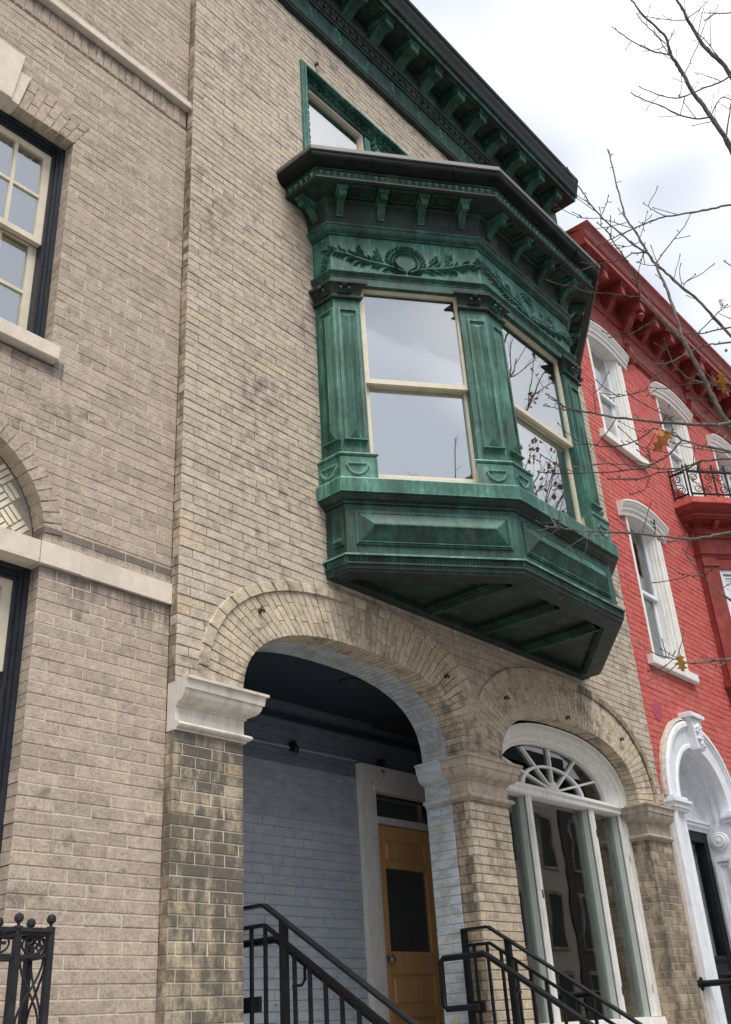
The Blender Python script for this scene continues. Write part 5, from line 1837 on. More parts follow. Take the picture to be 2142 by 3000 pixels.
# ================================================================ railings
def rail_mesh(m, fr, pts, w_, h_):
    """flat bar along (u, z) points; w_ across, h_ tall"""
    for (u0, z0), (u1, z1) in zip(pts, pts[1:]):
        n = len(m.v)
        for u, z in ((u0, z0), (u1, z1)):
            for dd, dz in ((-w_ / 2, -h_ / 2), (w_ / 2, -h_ / 2), (w_ / 2, h_ / 2), (-w_ / 2, h_ / 2)):
                m.pt(u, dd, z + dz)
        for i in range(4):
            j = (i + 1) % 4
            m.f.append([n + i, n + j, n + 4 + j, n + 4 + i])
        m.f.append([n, n + 1, n + 2, n + 3])
        m.f.append([n + 4, n + 5, n + 6, n + 7])
SL = 0.638
def stoop_rail(name, label, X, inner, ystart, kink, ztop):
    """u runs from the porch towards the street (-Y)"""
    fr = (X, 0.0, 0.0, -1.0, -1.0, 0.0)
    t = thing(name, label, 'railing', (X, -1.0, 0.0), 'iron railings of the stoop')
    end = 1.95
    zt = lambda u, base: base - max(0.0, (u - kink)) * SL
    m = MB(fr)
    rail_mesh(m, fr, [(-ystart, ztop), (kink, ztop), (end, zt(end, ztop))], 0.045, 0.016)
    m.obj('top_rail', 'iron', t)
    m = MB(fr)
    z2 = ztop - 0.095
    rail_mesh(m, fr, [(-ystart, z2), (kink, z2), (end, zt(end, z2))], 0.024, 0.018)
    m.obj('under_rail', 'iron', t)
    step = lambda u: 1.2 if u < 0.32 else max(0.0, 1.2 - 0.17 * (1 + math.floor((u - 0.32) / 0.27)))
    m = MB(fr)
    zb = 1.30
    rail_mesh(m, fr, [(-ystart, zb), (kink + 0.13, zb), (end, zb - (end - kink - 0.13) * SL)], 0.024, 0.018)
    m.obj('bottom_rail', 'iron', t)
    u = -ystart + 0.01
    posts = [(-ystart + 0.012, True), (kink + 0.135, True), (1.1, True), (end - 0.02, True)]
    for u, _ in posts:
        m = MB(fr)
        m.box(u - 0.017, u + 0.017, -0.017, 0.017, step(u), zt(u, ztop))
        m.obj('post', 'iron', t)
    k = 0
    u = -ystart + 0.08
    while u < end:
        if all(abs(u - p) > 0.035 for p, _ in posts):
            m = MB(fr)
            m.box(u - 0.008, u + 0.008, -0.008, 0.008, zb - max(0, u - kink - 0.13) * SL, zt(u, z2))
            m.obj('baluster', 'iron', t)
        u += 0.1
    # round graspable handrail on the inner side, looped back at the landing
    xi = X + inner
    zh, zl = ztop - 0.16, ztop - 0.45
    ys = ystart + 0.135
    pts = [(xi, ys - 0.26, zl), (xi, ys - 0.02, zl), (xi, ys, zl + 0.02), (xi, ys, zh - 0.02), (xi, ys - 0.02, zh), (xi, -kink, zh), (xi, -kink - 0.02, zh - 0.006), (xi, -end, zt(end, zh))]
    m = MB().tube(pts, 0.019, 10)
    m.obj('handrail', 'iron', t, 50)
    for u in (kink + 0.20, 1.15):
        yy = -u
        zc = zt(u, zh)
        m = MB().tube([(xi, yy, zc - 0.015), (xi, yy, zc - 0.07), (xi - inner * 0.3, yy, zc - 0.095), (X, yy + 0.01, zc - 0.10)], 0.008, 7)
        m.obj('rail_bracket', 'iron', t, 40)
    MB(fr).box(-ystart - 0.0, 0.03, -0.02 if inner > 0 else 0.0, 0.0 if inner > 0 else 0.02, zl - 0.035, zl + 0.035).obj('end_plate', 'iron', t)
    return t
stoop_rail('stoop_railing', 'black iron stoop railing nearest the sooty brick pier', 3.76, 0.075, 0.30, 0.075, 2.172)
stoop_rail('stoop_railing', 'black iron stoop railing in front of the blue-sided pier', 5.69, -0.08, 0.098, 0.105, 2.124)

# cast iron newel and fence of the brown house
NX0, NX1, NY0, NY1 = 2.244, 2.387, -0.30, -0.157
nw = thing('iron_newel', 'openwork cast iron newel with ball finials before the brown wall', 'newel', (2.31, -0.23, 0), None)
for x_ in (NX0, NX1):
    for y_ in (NY0, NY1):
        m = MB()
        m.box(x_ - 0.0125, x_ + 0.0125, -y_ - 0.0125, -y_ + 0.0125, 0.0, 2.0)
        m.lathe((x_, y_, 0), [(0.018, 1.997), (0.018, 2.004), (0.006, 2.008), (0.006, 2.016), (0.016, 2.022), (0.0185, 2.034), (0.015, 2.046), (0.003, 2.053)], 10)
        m.obj('post', 'castiron', nw, 40)
m = MB()
for z0, z1, e in ((1.984, 1.999, 0.018), (1.972, 1.984, 0.010), (1.892, 1.904, 0.008)):
    m.box(NX0, NX1, -NY0 - e, -NY0 + e, z0, z1)
    m.box(NX0, NX1, -NY1 - e, -NY1 + e, z0, z1)
    m.box(NX0 - e, NX0 + e, -NY1, -NY0, z0 + 0.001, z1 - 0.001)
    m.box(NX1 - e, NX1 + e, -NY1, -NY0, z0 + 0.001, z1 - 0.001)
m.obj('rail', 'castiron', nw)
def quatre(fr, uc, zc, d, r_, parent):
    m = MB()
    m.tube([W(fr, uc + r_ * 1.45 * math.cos(2 * math.pi * i / 24), d, zc + r_ * math.sin(2 * math.pi * i / 24)) for i in range(25)], 0.0048, 6)
    for q in range(4):
        a = math.pi / 4 + q * math.pi / 2
        cx_, cz_ = uc + r_ * 1.15 * math.cos(a), zc + r_ * 0.85 * math.sin(a)
        pts = []
        for i in range(9):
            t = a + math.pi - 1.15 + 2.3 * i / 8
            pts.append(W(fr, cx_ + r_ * 0.72 * math.cos(t), d, cz_ + r_ * 0.55 * math.sin(t)))
        m.tube(pts, 0.0042, 5)
    m.obj('quatrefoil', 'castiron', parent, 50)
    return m
quatre(F0, (NX0 + NX1) / 2, 1.938, -NY0, 0.033, nw)
FN1 = (NX1, 0.0, 0.0, 1.0, 1.0, 0.0)
quatre(FN1, (NY0 + NY1) / 2, 1.938, 0.0, 0.033, nw)
def crossed(fr, u0, u1, z0, z1, d, parent):
    for s_ in (0, 1):
        pts = []
        for i in range(17):
            t = i / 16
            f_ = 0.5 - 0.42 * math.cos(2 * math.pi * t) * (1 if s_ else -1)
            pts.append(W(fr, u0 + (u1 - u0) * f_, d, z0 + (z1 - z0) * t))
        MB().tube(pts, 0.0048, 6).obj('curved_bar', 'castiron', parent, 40)
crossed(F0, NX0 + 0.012, NX1 - 0.012, 1.42, 1.892, -NY0 - 0.002, nw)
crossed(FN1, NY0 + 0.012, NY1 - 0.012, 1.42, 1.892, 0.002, nw)
MB().box((NX0 + NX1) / 2 - 0.008, (NX0 + NX1) / 2 + 0.008, -NY1 - 0.006, -NY1 + 0.006, 0.0, 1.9).obj('rear_bar', 'castiron', nw)
fe = thing('iron_fence', 'low cast iron fence panel with rings left of the newel', 'fence', (1.8, -0.30, 0))
for z0, z1 in ((1.986, 2.0), (1.892, 1.905), (0.3, 0.32)):
    MB().box(1.0, NX0 - 0.013, -NY0 - 0.009, -NY0 + 0.009, z0, z1).obj('rail', 'castiron', fe)
for k in range(8):
    quatre(F0, NX0 - 0.085 - 0.145 * k, 1.944, -NY0, 0.036, fe)
    MB().box(NX0 - 0.16 - 0.145 * k, NX0 - 0.145 - 0.145 * k, -NY0 - 0.007, -NY0 + 0.007, 0, 1.99).obj('bar', 'castiron', fe)

# handrail at the red house's door
hr = thing('door_handrail', 'short black iron handrail at the white arched doorway', 'handrail', (8.91, -0.5, 0))
MB().tube([(8.915, -0.02, 1.78), (8.913, -0.2, 1.779), (8.91, -0.6, 1.777), (8.905, -1.1, 1.775)], 0.026, 10).obj('rail', 'iron', hr, 50)
MB().tube([(8.915, 0.004, 1.78), (8.915, -0.012, 1.78), (8.915, -0.022, 1.78)], [0.056, 0.056, 0.04], 14).obj('flange', 'iron', hr, 40)
MB().lathe((8.905, -1.08, 0), [(0.022, 0.0), (0.022, 1.77)], 10).obj('post', 'iron', hr, 40)

# ================================================================ inside the shop window
sg = thing('window_sign', 'dark tilted sign edged with white lights behind the arched window', 'sign', (7.36, 0.75, 1.36))
fs = (7.15, 0.70, 0.94, 0.34, 0.34, -0.94)
MB(fs).box(0, 0.42, -0.02, 0, 1.37, 2.0).obj('board', 'dark', sg)
m = MB(fs)
m.frame(-0.01, 0.43, 1.365, 2.01, 0.025, -0.022, 0.004)
m.obj('frame', 'castiron', sg)
for k in range(13):
    MB(fs).box(0.375, 0.387, 0.004, 0.008, 1.42 + 0.044 * k, 1.442 + 0.044 * k).obj('light', 'led', sg)
for k in range(9):
    MB(fs).box(0.03 + 0.038 * k, 0.05 + 0.038 * k, 0.004, 0.008, 1.965, 1.972).obj('light', 'led', sg)
m = MB(fs)
for k, (u, hgt) in enumerate(((0.09, 0.055), (0.13, 0.065), (0.17, 0.055), (0.22, 0.04), (0.25, 0.05))):
    m.box(u, u + 0.026, 0.004, 0.008, 1.80, 1.80 + hgt)
m.obj('red_mark', 'ledred', sg)
ch = thing('leather_chair', 'brown leather chair back low behind the arched window', 'chair', (7.75, 0.9, 1.36))
m = MB((7.55, 0.85, 0.95, 0.3, 0.3, -0.95))
m.prism([(0, 1.62), (0.44, 1.62), (0.46, 1.85), (0.40, 2.0), (0.30, 2.06), (0.14, 2.06), (0.04, 2.0), (-0.02, 1.85)], -0.06, 0.0, 0.03)
m.obj('backrest', 'leather', ch, 50)
MB((7.55, 0.85, 0.95, 0.3, 0.3, -0.95)).box(-0.01, 0.45, 0.0, 0.42, 1.56, 1.63).obj('seat', 'leather', ch)
for a in (0.02, 0.42):
    for b in (0.0, 0.40):
        MB((7.55, 0.85, 0.95, 0.3, 0.3, -0.95)).box(a - 0.015, a + 0.015, b - 0.015, b + 0.015, 1.36, 1.57).obj('leg', 'iron', ch)

# ================================================================ street tree whose branches reach into the picture
BRANCHES=[[(7.4,-2.9,2.008,0.0486),(4.993,-2.804,3.213,0.0302),(4.779,-2.759,3.666,0.0258),(4.518,-2.704,4.147,0.0224),(4.499,-2.7,4.182,0.0215),(4.478,-2.687,4.245,0.0208),(4.457,-2.675,4.339,0.02),(4.436,-2.663,4.434,0.0193),(4.415,-2.649,4.545,0.0186),(4.39,-2.627,4.673,0.0179)],
[(4.39,-2.627,4.673,0.0179),(4.358,-2.607,4.716,0.0157),(4.323,-2.582,4.784,0.0135),(4.285,-2.547,4.856,0.0113),(4.245,-2.506,4.952,0.0091)],
[(4.245,-2.506,4.952,0.0082),(4.175,-2.459,4.948,0.0073),(4.093,-2.386,4.96,0.0063),(4.01,-2.314,4.967,0.0054),(3.934,-2.263,5.007,0.0045)],
[(4.245,-2.506,4.952,0.0073),(4.229,-2.512,5,0.0067),(4.213,-2.516,5.098,0.0061),(4.19,-2.502,5.177,0.0055),(4.162,-2.472,5.285,0.005),(4.135,-2.447,5.393,0.0044),(4.106,-2.418,5.451,0.0038)],
[(4.408,-2.615,4.706,0.0135),(4.439,-2.606,4.862,0.0126),(4.467,-2.588,5.027,0.0117),(4.494,-2.566,5.184,0.0107),(4.519,-2.538,5.342,0.0097)],
[(7.4,-2.9,2.662,0.0309),(5.012,-3.107,3.861,0.0177),(4.891,-2.956,4.327,0.0151),(4.743,-2.77,4.823,0.0131),(4.704,-2.721,4.954,0.0128),(4.665,-2.673,5.079,0.0124),(4.623,-2.619,5.18,0.012),(4.581,-2.566,5.296,0.0117),(4.543,-2.531,5.362,0.0112),(4.512,-2.516,5.426,0.0108)],
[(4.512,-2.516,5.426,0.0088),(4.471,-2.462,5.495,0.0082),(4.435,-2.422,5.582,0.0075),(4.39,-2.363,5.693,0.0069),(4.349,-2.315,5.816,0.0062),(4.32,-2.3,5.894,0.0055),(4.287,-2.275,5.994,0.0048),(4.255,-2.253,6.11,0.0041)],
[(4.512,-2.516,5.426,0.0108),(4.527,-2.491,5.528,0.0101),(4.539,-2.461,5.665,0.0093),(4.55,-2.427,5.783,0.0086),(4.569,-2.416,5.917,0.0078),(4.588,-2.406,6.122,0.0071),(4.608,-2.398,6.315,0.0063),(4.628,-2.389,6.452,0.0054)],
[(4.512,-2.515,5.424,0.0069),(4.451,-2.515,5.394,0.0063),(4.375,-2.474,5.365,0.0058),(4.3,-2.437,5.296,0.0052),(4.218,-2.386,5.255,0.0047),(4.132,-2.326,5.209,0.0042),(4.046,-2.272,5.154,0.0037)],
[(4.519,-2.538,5.342,0.0058),(4.578,-2.6,5.445,0.0053),(4.631,-2.644,5.535,0.0047),(4.686,-2.701,5.627,0.0041),(4.737,-2.747,5.741,0.0035)],
[(4.519,-2.536,5.328,0.0039),(4.432,-2.511,5.296,0.0034),(4.348,-2.499,5.27,0.0028)],
[(7.4,-2.9,4.847,0.0275),(5.519,-3.758,5.881,0.0153),(5.278,-3.38,5.905,0.013),(4.984,-2.917,5.862,0.0113),(4.923,-2.821,5.853,0.0105),(4.859,-2.72,5.845,0.0096),(4.783,-2.587,5.851,0.0087),(4.723,-2.518,5.824,0.0078),(4.657,-2.436,5.778,0.0068),(4.593,-2.367,5.733,0.0059),(4.528,-2.297,5.68,0.005),(4.467,-2.242,5.636,0.0041)],
[(4.747,-2.598,5.819,0.0052),(4.707,-2.55,5.872,0.0041),(4.668,-2.512,5.933,0.0031)],
[(4.553,-2.48,5.599,0.004),(4.613,-2.501,5.727,0.0036),(4.672,-2.521,5.859,0.0031)],
[(4.349,-2.355,5.709,0.004),(4.341,-2.404,5.763,0.0035),(4.326,-2.435,5.802,0.003)],
[(4.347,-2.349,5.7,0.004),(4.264,-2.275,5.694,0.0036),(4.191,-2.228,5.717,0.0033),(4.12,-2.19,5.753,0.003)],
[(4.545,-2.455,5.681,0.004),(4.465,-2.381,5.724,0.0035),(4.395,-2.335,5.738,0.003)],
[(4.536,-2.431,5.739,0.0041),(4.46,-2.366,5.702,0.0035),(4.377,-2.288,5.679,0.003)],
[(4.502,-2.484,5.524,0.004),(4.453,-2.421,5.5,0.0035),(4.403,-2.356,5.489,0.003)],
[(4.6,-2.629,5.16,0.0038),(4.559,-2.667,5.155,0.0033),(4.526,-2.734,5.146,0.0028)],
[(4.68,-2.727,4.936,0.0056),(4.608,-2.657,4.846,0.0044),(4.547,-2.626,4.762,0.0032)],
[(4.68,-2.727,4.936,0.0047),(4.687,-2.753,4.96,0.0038),(4.701,-2.807,4.993,0.0028)],
[(4.688,-2.758,4.958,0.0038),(4.718,-2.774,5.008,0.0033),(4.742,-2.767,5.072,0.0029)],
[(4.689,-2.759,4.951,0.0038),(4.651,-2.813,4.866,0.0028)],
[(7.4,-2.9,3.146,0.0153),(4.958,-3.259,4.38,0.0066),(4.916,-3.072,4.847,0.0056),(4.864,-2.844,5.345,0.0049),(4.859,-2.822,5.393,0.0035)],
[(7.4,-2.9,3.902,0.0199),(5.338,-3.496,4.975,0.0099),(5.028,-3.186,4.933,0.0084),(4.649,-2.807,4.809,0.0073),(4.579,-2.737,4.786,0.0064),(4.509,-2.672,4.763,0.0055),(4.43,-2.587,4.781,0.0046),(4.368,-2.558,4.776,0.0036)],
[(4.352,-2.572,4.806,0.0054),(4.31,-2.559,4.809,0.005),(4.255,-2.511,4.779,0.0045),(4.195,-2.449,4.722,0.004),(4.135,-2.394,4.694,0.0036),(4.082,-2.357,4.681,0.0031)],
[(7.4,-2.9,3.884,0.0201),(5.465,-3.379,4.881,0.01),(5.117,-3.107,4.854,0.0085),(4.692,-2.774,4.748,0.0074),(4.6,-2.702,4.725,0.0066),(4.507,-2.631,4.68,0.0058),(4.407,-2.547,4.601,0.005),(4.314,-2.492,4.56,0.0043),(4.209,-2.409,4.56,0.0035)],
[(4.413,-2.534,4.605,0.0045),(4.41,-2.527,4.673,0.0039),(4.409,-2.522,4.757,0.0032)],
[(7.4,-2.9,2.952,0.0214),(5.432,-3.193,3.947,0.0109),(5.091,-2.975,4.205,0.0093),(4.675,-2.709,4.446,0.0081),(4.625,-2.677,4.475,0.0076),(4.566,-2.62,4.501,0.007),(4.509,-2.571,4.518,0.0065),(4.459,-2.546,4.557,0.0059),(4.413,-2.534,4.605,0.0054)],
[(4.547,-2.625,4.486,0.0045),(4.441,-2.566,4.455,0.0039),(4.33,-2.498,4.41,0.0032),(4.226,-2.455,4.387,0.0026)],
[(4.387,-2.52,4.589,0.0054),(4.305,-2.459,4.487,0.0048),(4.229,-2.42,4.388,0.0041),(4.143,-2.355,4.348,0.0036),(4.062,-2.308,4.316,0.003)],
[(4.091,-2.38,4.335,0.0043),(4.137,-2.43,4.26,0.0039),(4.178,-2.467,4.225,0.0036),(4.218,-2.505,4.189,0.0033),(4.254,-2.532,4.145,0.003)],
[(4.514,-2.69,4.322,0.0044),(4.472,-2.666,4.328,0.0038),(4.421,-2.613,4.328,0.0032),(4.377,-2.585,4.352,0.0026)],
[(7.4,-2.9,3.194,0.0334),(5.227,-3.289,4.298,0.0194),(4.866,-3.041,4.254,0.0166),(4.424,-2.739,4.127,0.0144),(4.351,-2.689,4.106,0.0132),(4.257,-2.577,4.12,0.0122),(4.164,-2.478,4.139,0.0112),(4.067,-2.38,4.159,0.0102),(3.985,-2.325,4.159,0.0091),(3.895,-2.257,4.177,0.008),(3.799,-2.183,4.198,0.007),(3.735,-2.178,4.206,0.0059),(3.663,-2.158,4.225,0.0049)],
[(3.834,-2.285,4.136,0.0041),(3.777,-2.241,4.137,0.0035),(3.712,-2.183,4.152,0.003),(3.655,-2.142,4.163,0.0024)],
[(3.971,-2.35,4.133,0.0041),(3.947,-2.294,4.062,0.0035),(3.924,-2.242,4.008,0.0029)],
[(3.845,-2.309,4.126,0.0033),(3.845,-2.311,4.193,0.0029),(3.85,-2.321,4.277,0.0025)],
[(7.4,-2.9,2.541,0.025),(5.136,-3.364,3.697,0.0135),(4.811,-3.068,3.854,0.0115),(4.414,-2.706,3.973,0.01),(4.324,-2.624,4,0.009),(4.233,-2.549,4.035,0.0079),(4.153,-2.51,4.065,0.0068),(4.075,-2.479,4.062,0.0058)],
[(4.075,-2.479,4.062,0.0058),(4.016,-2.439,4.003,0.0052),(3.948,-2.381,3.961,0.0046),(3.874,-2.313,3.949,0.004),(3.807,-2.266,3.953,0.0035),(3.744,-2.229,3.965,0.0029),(3.677,-2.186,4.05,0.0024)],
[(4.209,-2.557,4.019,0.0066),(4.145,-2.507,3.938,0.0061),(4.083,-2.464,3.886,0.0057),(4.014,-2.407,3.844,0.0052),(3.939,-2.339,3.832,0.0048),(3.852,-2.248,3.825,0.0044),(3.754,-2.144,3.825,0.004),(3.674,-2.084,3.825,0.0036),(3.619,-2.073,3.813,0.0032)],
[(4.122,-2.461,4.091,0.0033),(4.11,-2.428,4.083,0.0031),(4.09,-2.379,4.109,0.0028),(4.067,-2.322,4.173,0.0025)],
[(4.109,-2.425,3.913,0.0033),(4.154,-2.405,3.975,0.0029),(4.198,-2.379,4.033,0.0025)],
[(7.4,-2.9,2.713,0.017),(5.218,-3.293,3.822,0.0078),(4.856,-3.028,3.918,0.0067),(4.414,-2.704,3.962,0.0058),(4.324,-2.638,3.971,0.005),(4.234,-2.577,3.977,0.0041),(4.144,-2.521,3.998,0.0033)],
[(7.4,-2.9,3.086,0.0222),(5.354,-3.167,4.117,0.0115),(4.974,-2.944,4.092,0.0098),(4.508,-2.67,3.987,0.0085),(4.428,-2.623,3.969,0.0078),(4.346,-2.571,3.947,0.0071),(4.265,-2.526,3.905,0.0064),(4.175,-2.459,3.881,0.0058),(4.092,-2.416,3.877,0.0051),(3.994,-2.342,3.886,0.0045),(3.883,-2.242,3.888,0.0038),(3.803,-2.218,3.857,0.0032)],
[(4.322,-2.579,3.934,0.0067),(4.252,-2.527,3.883,0.0059),(4.161,-2.422,3.874,0.0053),(4.086,-2.368,3.834,0.0046),(4.012,-2.319,3.82,0.0039),(3.934,-2.264,3.815,0.0032)],
[(4.1,-2.404,3.841,0.0041),(4.039,-2.385,3.749,0.0032),(3.968,-2.342,3.715,0.0024)],
[(4.321,-2.573,3.93,0.0042),(4.291,-2.563,3.871,0.0033),(4.259,-2.546,3.821,0.0025)],
[(7.4,-2.9,2.453,0.0256),(5.037,-3.283,3.65,0.0139),(4.702,-2.997,3.62,0.0118),(4.292,-2.647,3.51,0.0103),(4.21,-2.577,3.488,0.0095),(4.129,-2.512,3.471,0.0087),(4.042,-2.438,3.483,0.008),(3.953,-2.365,3.49,0.0073),(3.862,-2.293,3.496,0.0066),(3.772,-2.231,3.495,0.0059),(3.689,-2.186,3.488,0.0052),(3.602,-2.136,3.492,0.0044),(3.529,-2.117,3.479,0.0037)],
[(3.601,-2.146,3.486,0.0038),(3.561,-2.124,3.458,0.003),(3.516,-2.093,3.438,0.0022)],
[(3.647,-2.127,3.509,0.0031),(3.643,-2.119,3.543,0.0027),(3.64,-2.114,3.549,0.0023)],
[(3.744,-2.211,3.493,0.0038),(3.725,-2.209,3.452,0.0033),(3.698,-2.191,3.376,0.0028),(3.658,-2.149,3.296,0.0022)],
[(4.045,-2.4,3.5,0.0031),(4.074,-2.429,3.466,0.0029),(4.106,-2.467,3.484,0.0026),(4.134,-2.493,3.483,0.0023)],
[(4.039,-2.385,3.507,0.0031),(4.02,-2.405,3.534,0.0027),(3.998,-2.416,3.558,0.0023)],
[(7.4,-2.9,2,0.0195),(5.115,-2.987,2.669,0.0096),(4.777,-2.789,2.952,0.0082),(4.365,-2.548,3.224,0.0071),(4.312,-2.517,3.259,0.0063),(4.262,-2.494,3.312,0.0055),(4.215,-2.483,3.347,0.0047),(4.17,-2.475,3.392,0.0039),(4.126,-2.471,3.435,0.0031)],
[(4.242,-2.498,3.315,0.0031),(4.25,-2.52,3.34,0.0027),(4.255,-2.536,3.356,0.0023)],
[(4.24,-2.492,3.326,0.0031),(4.174,-2.457,3.321,0.0027),(4.112,-2.433,3.323,0.0023)],
[(7.4,-2.9,2,0.0199),(5.011,-3.066,2.919,0.0099),(4.626,-2.837,2.939,0.0084),(4.156,-2.556,2.889,0.0073),(4.099,-2.522,2.883,0.0067),(4.042,-2.49,2.87,0.006),(3.978,-2.445,2.862,0.0053),(3.919,-2.413,2.875,0.0047),(3.865,-2.393,2.875,0.0041),(3.803,-2.357,2.9,0.0035),(3.75,-2.343,2.924,0.0028)],
[(3.888,-2.412,2.869,0.0029),(3.869,-2.365,2.838,0.0025),(3.846,-2.312,2.834,0.0021)],
[(3.897,-2.434,2.864,0.0028),(3.885,-2.405,2.892,0.0025),(3.873,-2.376,2.921,0.0022)],
[(7.4,-2.9,2,0.0115),(4.464,-3.441,3.172,0.0039),(4.325,-3.042,3.076,0.0033),(4.156,-2.555,2.885,0.0029),(4.14,-2.509,2.867,0.0022)],
[(7.4,-2.9,5.044,0.059),(5.93,-2.947,5.779,0.0377),(5.733,-2.931,6.244,0.0321),(5.493,-2.91,6.738,0.0279),(5.458,-2.907,6.81,0.0267),(5.421,-2.891,6.89,0.0257),(5.383,-2.871,7.002,0.0246),(5.344,-2.851,7.115,0.0236),(5.305,-2.826,7.21,0.0225),(5.268,-2.812,7.358,0.0215)],
[(5.268,-2.812,7.358,0.0203),(5.226,-2.798,7.452,0.0187),(5.185,-2.787,7.514,0.0171),(5.149,-2.797,7.578,0.0154),(5.112,-2.804,7.628,0.0138),(5.065,-2.769,7.723,0.0122),(5.016,-2.727,7.831,0.0106),(4.967,-2.689,7.993,0.009),(4.922,-2.663,8.06,0.0073)],
[(5.16,-2.789,7.489,0.0095),(5.09,-2.715,7.524,0.0084),(5.022,-2.65,7.583,0.0072),(4.949,-2.575,7.69,0.006),(4.885,-2.536,7.753,0.0048)],
[(5.11,-2.795,7.558,0.0072),(5.09,-2.768,7.618,0.0066),(5.069,-2.734,7.721,0.006),(5.047,-2.699,7.827,0.0055),(5.03,-2.682,7.909,0.0049)],
[(5.158,-2.781,7.502,0.0048),(5.104,-2.768,7.599,0.0042),(5.05,-2.759,7.678,0.0036)],
[(5.112,-2.805,7.551,0.006),(5.144,-2.832,7.626,0.0048),(5.176,-2.858,7.706,0.0036)],
[(5.382,-2.868,6.989,0.0105),(5.3,-2.803,6.959,0.0095),(5.213,-2.723,6.986,0.0085),(5.13,-2.667,7.033,0.0076),(5.043,-2.601,7.077,0.0066),(4.961,-2.557,7.085,0.0056),(4.888,-2.545,7.077,0.0046)],
[(5.268,-2.813,7.365,0.006),(5.333,-2.875,7.529,0.0054),(5.397,-2.942,7.714,0.0049),(5.462,-3.017,7.93,0.0043),(5.514,-3.023,8.008,0.0038)],
[(5.266,-2.804,6.937,0.0046),(5.159,-2.784,7.024,0.0035)],
[(5.197,-2.731,6.966,0.0046),(5.163,-2.801,7.063,0.0035)],
[(7.4,-2.9,6.229,0.0598),(6.263,-3.147,6.81,0.0382),(6.106,-3.074,7.286,0.0325),(5.913,-2.985,7.793,0.0283),(5.872,-2.966,7.901,0.0265),(5.825,-2.914,8.035,0.0247),(5.78,-2.88,8.156,0.0229),(5.738,-2.862,8.309,0.0211),(5.699,-2.855,8.354,0.0191),(5.66,-2.855,8.435,0.0172),(5.62,-2.843,8.51,0.0152),(5.58,-2.837,8.562,0.0132)],
[(5.686,-2.855,8.329,0.0066),(5.641,-2.804,8.328,0.0057),(5.586,-2.709,8.38,0.0048),(5.528,-2.61,8.446,0.004)],
[(5.686,-2.858,8.342,0.0066),(5.754,-2.942,8.429,0.0053),(5.816,-3.011,8.527,0.004)],
[(5.693,-2.89,8.129,0.0052),(5.809,-2.97,8.476,0.004)],
[(5.81,-2.974,7.845,0.0064),(5.753,-2.94,8.009,0.0052),(5.695,-2.902,8.137,0.0039)],
[(5.753,-2.941,8.016,0.0052),(5.816,-3.009,8.428,0.004)],
[(5.815,-3.002,7.689,0.0114),(5.717,-2.926,7.588,0.0102),(5.613,-2.832,7.515,0.0091),(5.502,-2.717,7.43,0.008),(5.408,-2.679,7.36,0.0069),(5.303,-2.607,7.36,0.0059),(5.193,-2.519,7.429,0.0049)],
[(5.702,-2.941,7.578,0.0062),(5.633,-2.931,7.547,0.0054),(5.558,-2.896,7.541,0.0045),(5.48,-2.845,7.552,0.0037)],
[(5.589,-2.881,6.936,0.0083),(5.634,-2.937,7.159,0.0072),(5.673,-2.966,7.287,0.0061),(5.715,-3.009,7.469,0.0049)],
[(5.482,-2.855,7.098,0.0072),(5.549,-2.934,7.266,0.006),(5.609,-2.986,7.26,0.0048)],
[(5.481,-2.854,7.048,0.0048),(5.422,-2.813,7.01,0.0041),(5.356,-2.751,6.981,0.0035)],
[(7.4,-2.9,7.361,0.0208),(6.413,-3.939,8.078,0.0105),(6.153,-3.578,8.207,0.009),(5.836,-3.137,8.291,0.0078),(5.772,-3.048,8.308,0.0059),(5.71,-2.983,8.314,0.0039)],
[(5.821,-3.039,8.361,0.0053),(5.707,-2.967,8.239,0.0039)]]

tr_ = thing('street_tree', 'bare young street tree reaching branches across the sky at right', 'tree', (7.4, -2.9, 0))
def wig(pts, amp, sub, rg):
    """smooth (Catmull-Rom) and roughen a branch line"""
    out = []
    n = len(pts)
    for i in range(n - 1):
        p0, p1, p2, p3 = (pts[max(0, i - 1)], pts[i], pts[i + 1], pts[min(n - 1, i + 2)])
        for k in range(sub):
            t = k / sub
            q = [0.5 * (2 * b + (c - a) * t + (2 * a - 5 * b + 4 * c - d) * t * t + (3 * b - a - 3 * c + d) * t ** 3) for a, b, c, d in zip(p0, p1, p2, p3)]
            q = [q[0] + rg.uniform(-amp, amp), q[1] + rg.uniform(-amp, amp), q[2] + rg.uniform(-amp, amp), max(0.0022, q[3])]
            out.append(q)
    out.append(list(pts[-1]))
    out[-1][3] = max(0.002, out[-1][3])
    return out
rg = random.Random(77)
pts = wig([(7.4, -2.9, 0.0, 0.15), (7.38, -2.9, 1.2, 0.12), (7.42, -2.89, 3.0, 0.105), (7.4, -2.9, 4.5, 0.09), (7.38, -2.91, 6.2, 0.07), (7.42, -2.9, 8.2, 0.045), (7.45, -2.85, 9.6, 0.015)], 0.006, 4, rg)
MB().tube([p[:3] for p in pts], [p[3] for p in pts], 10).obj('trunk', 'bark', tr_, 60)
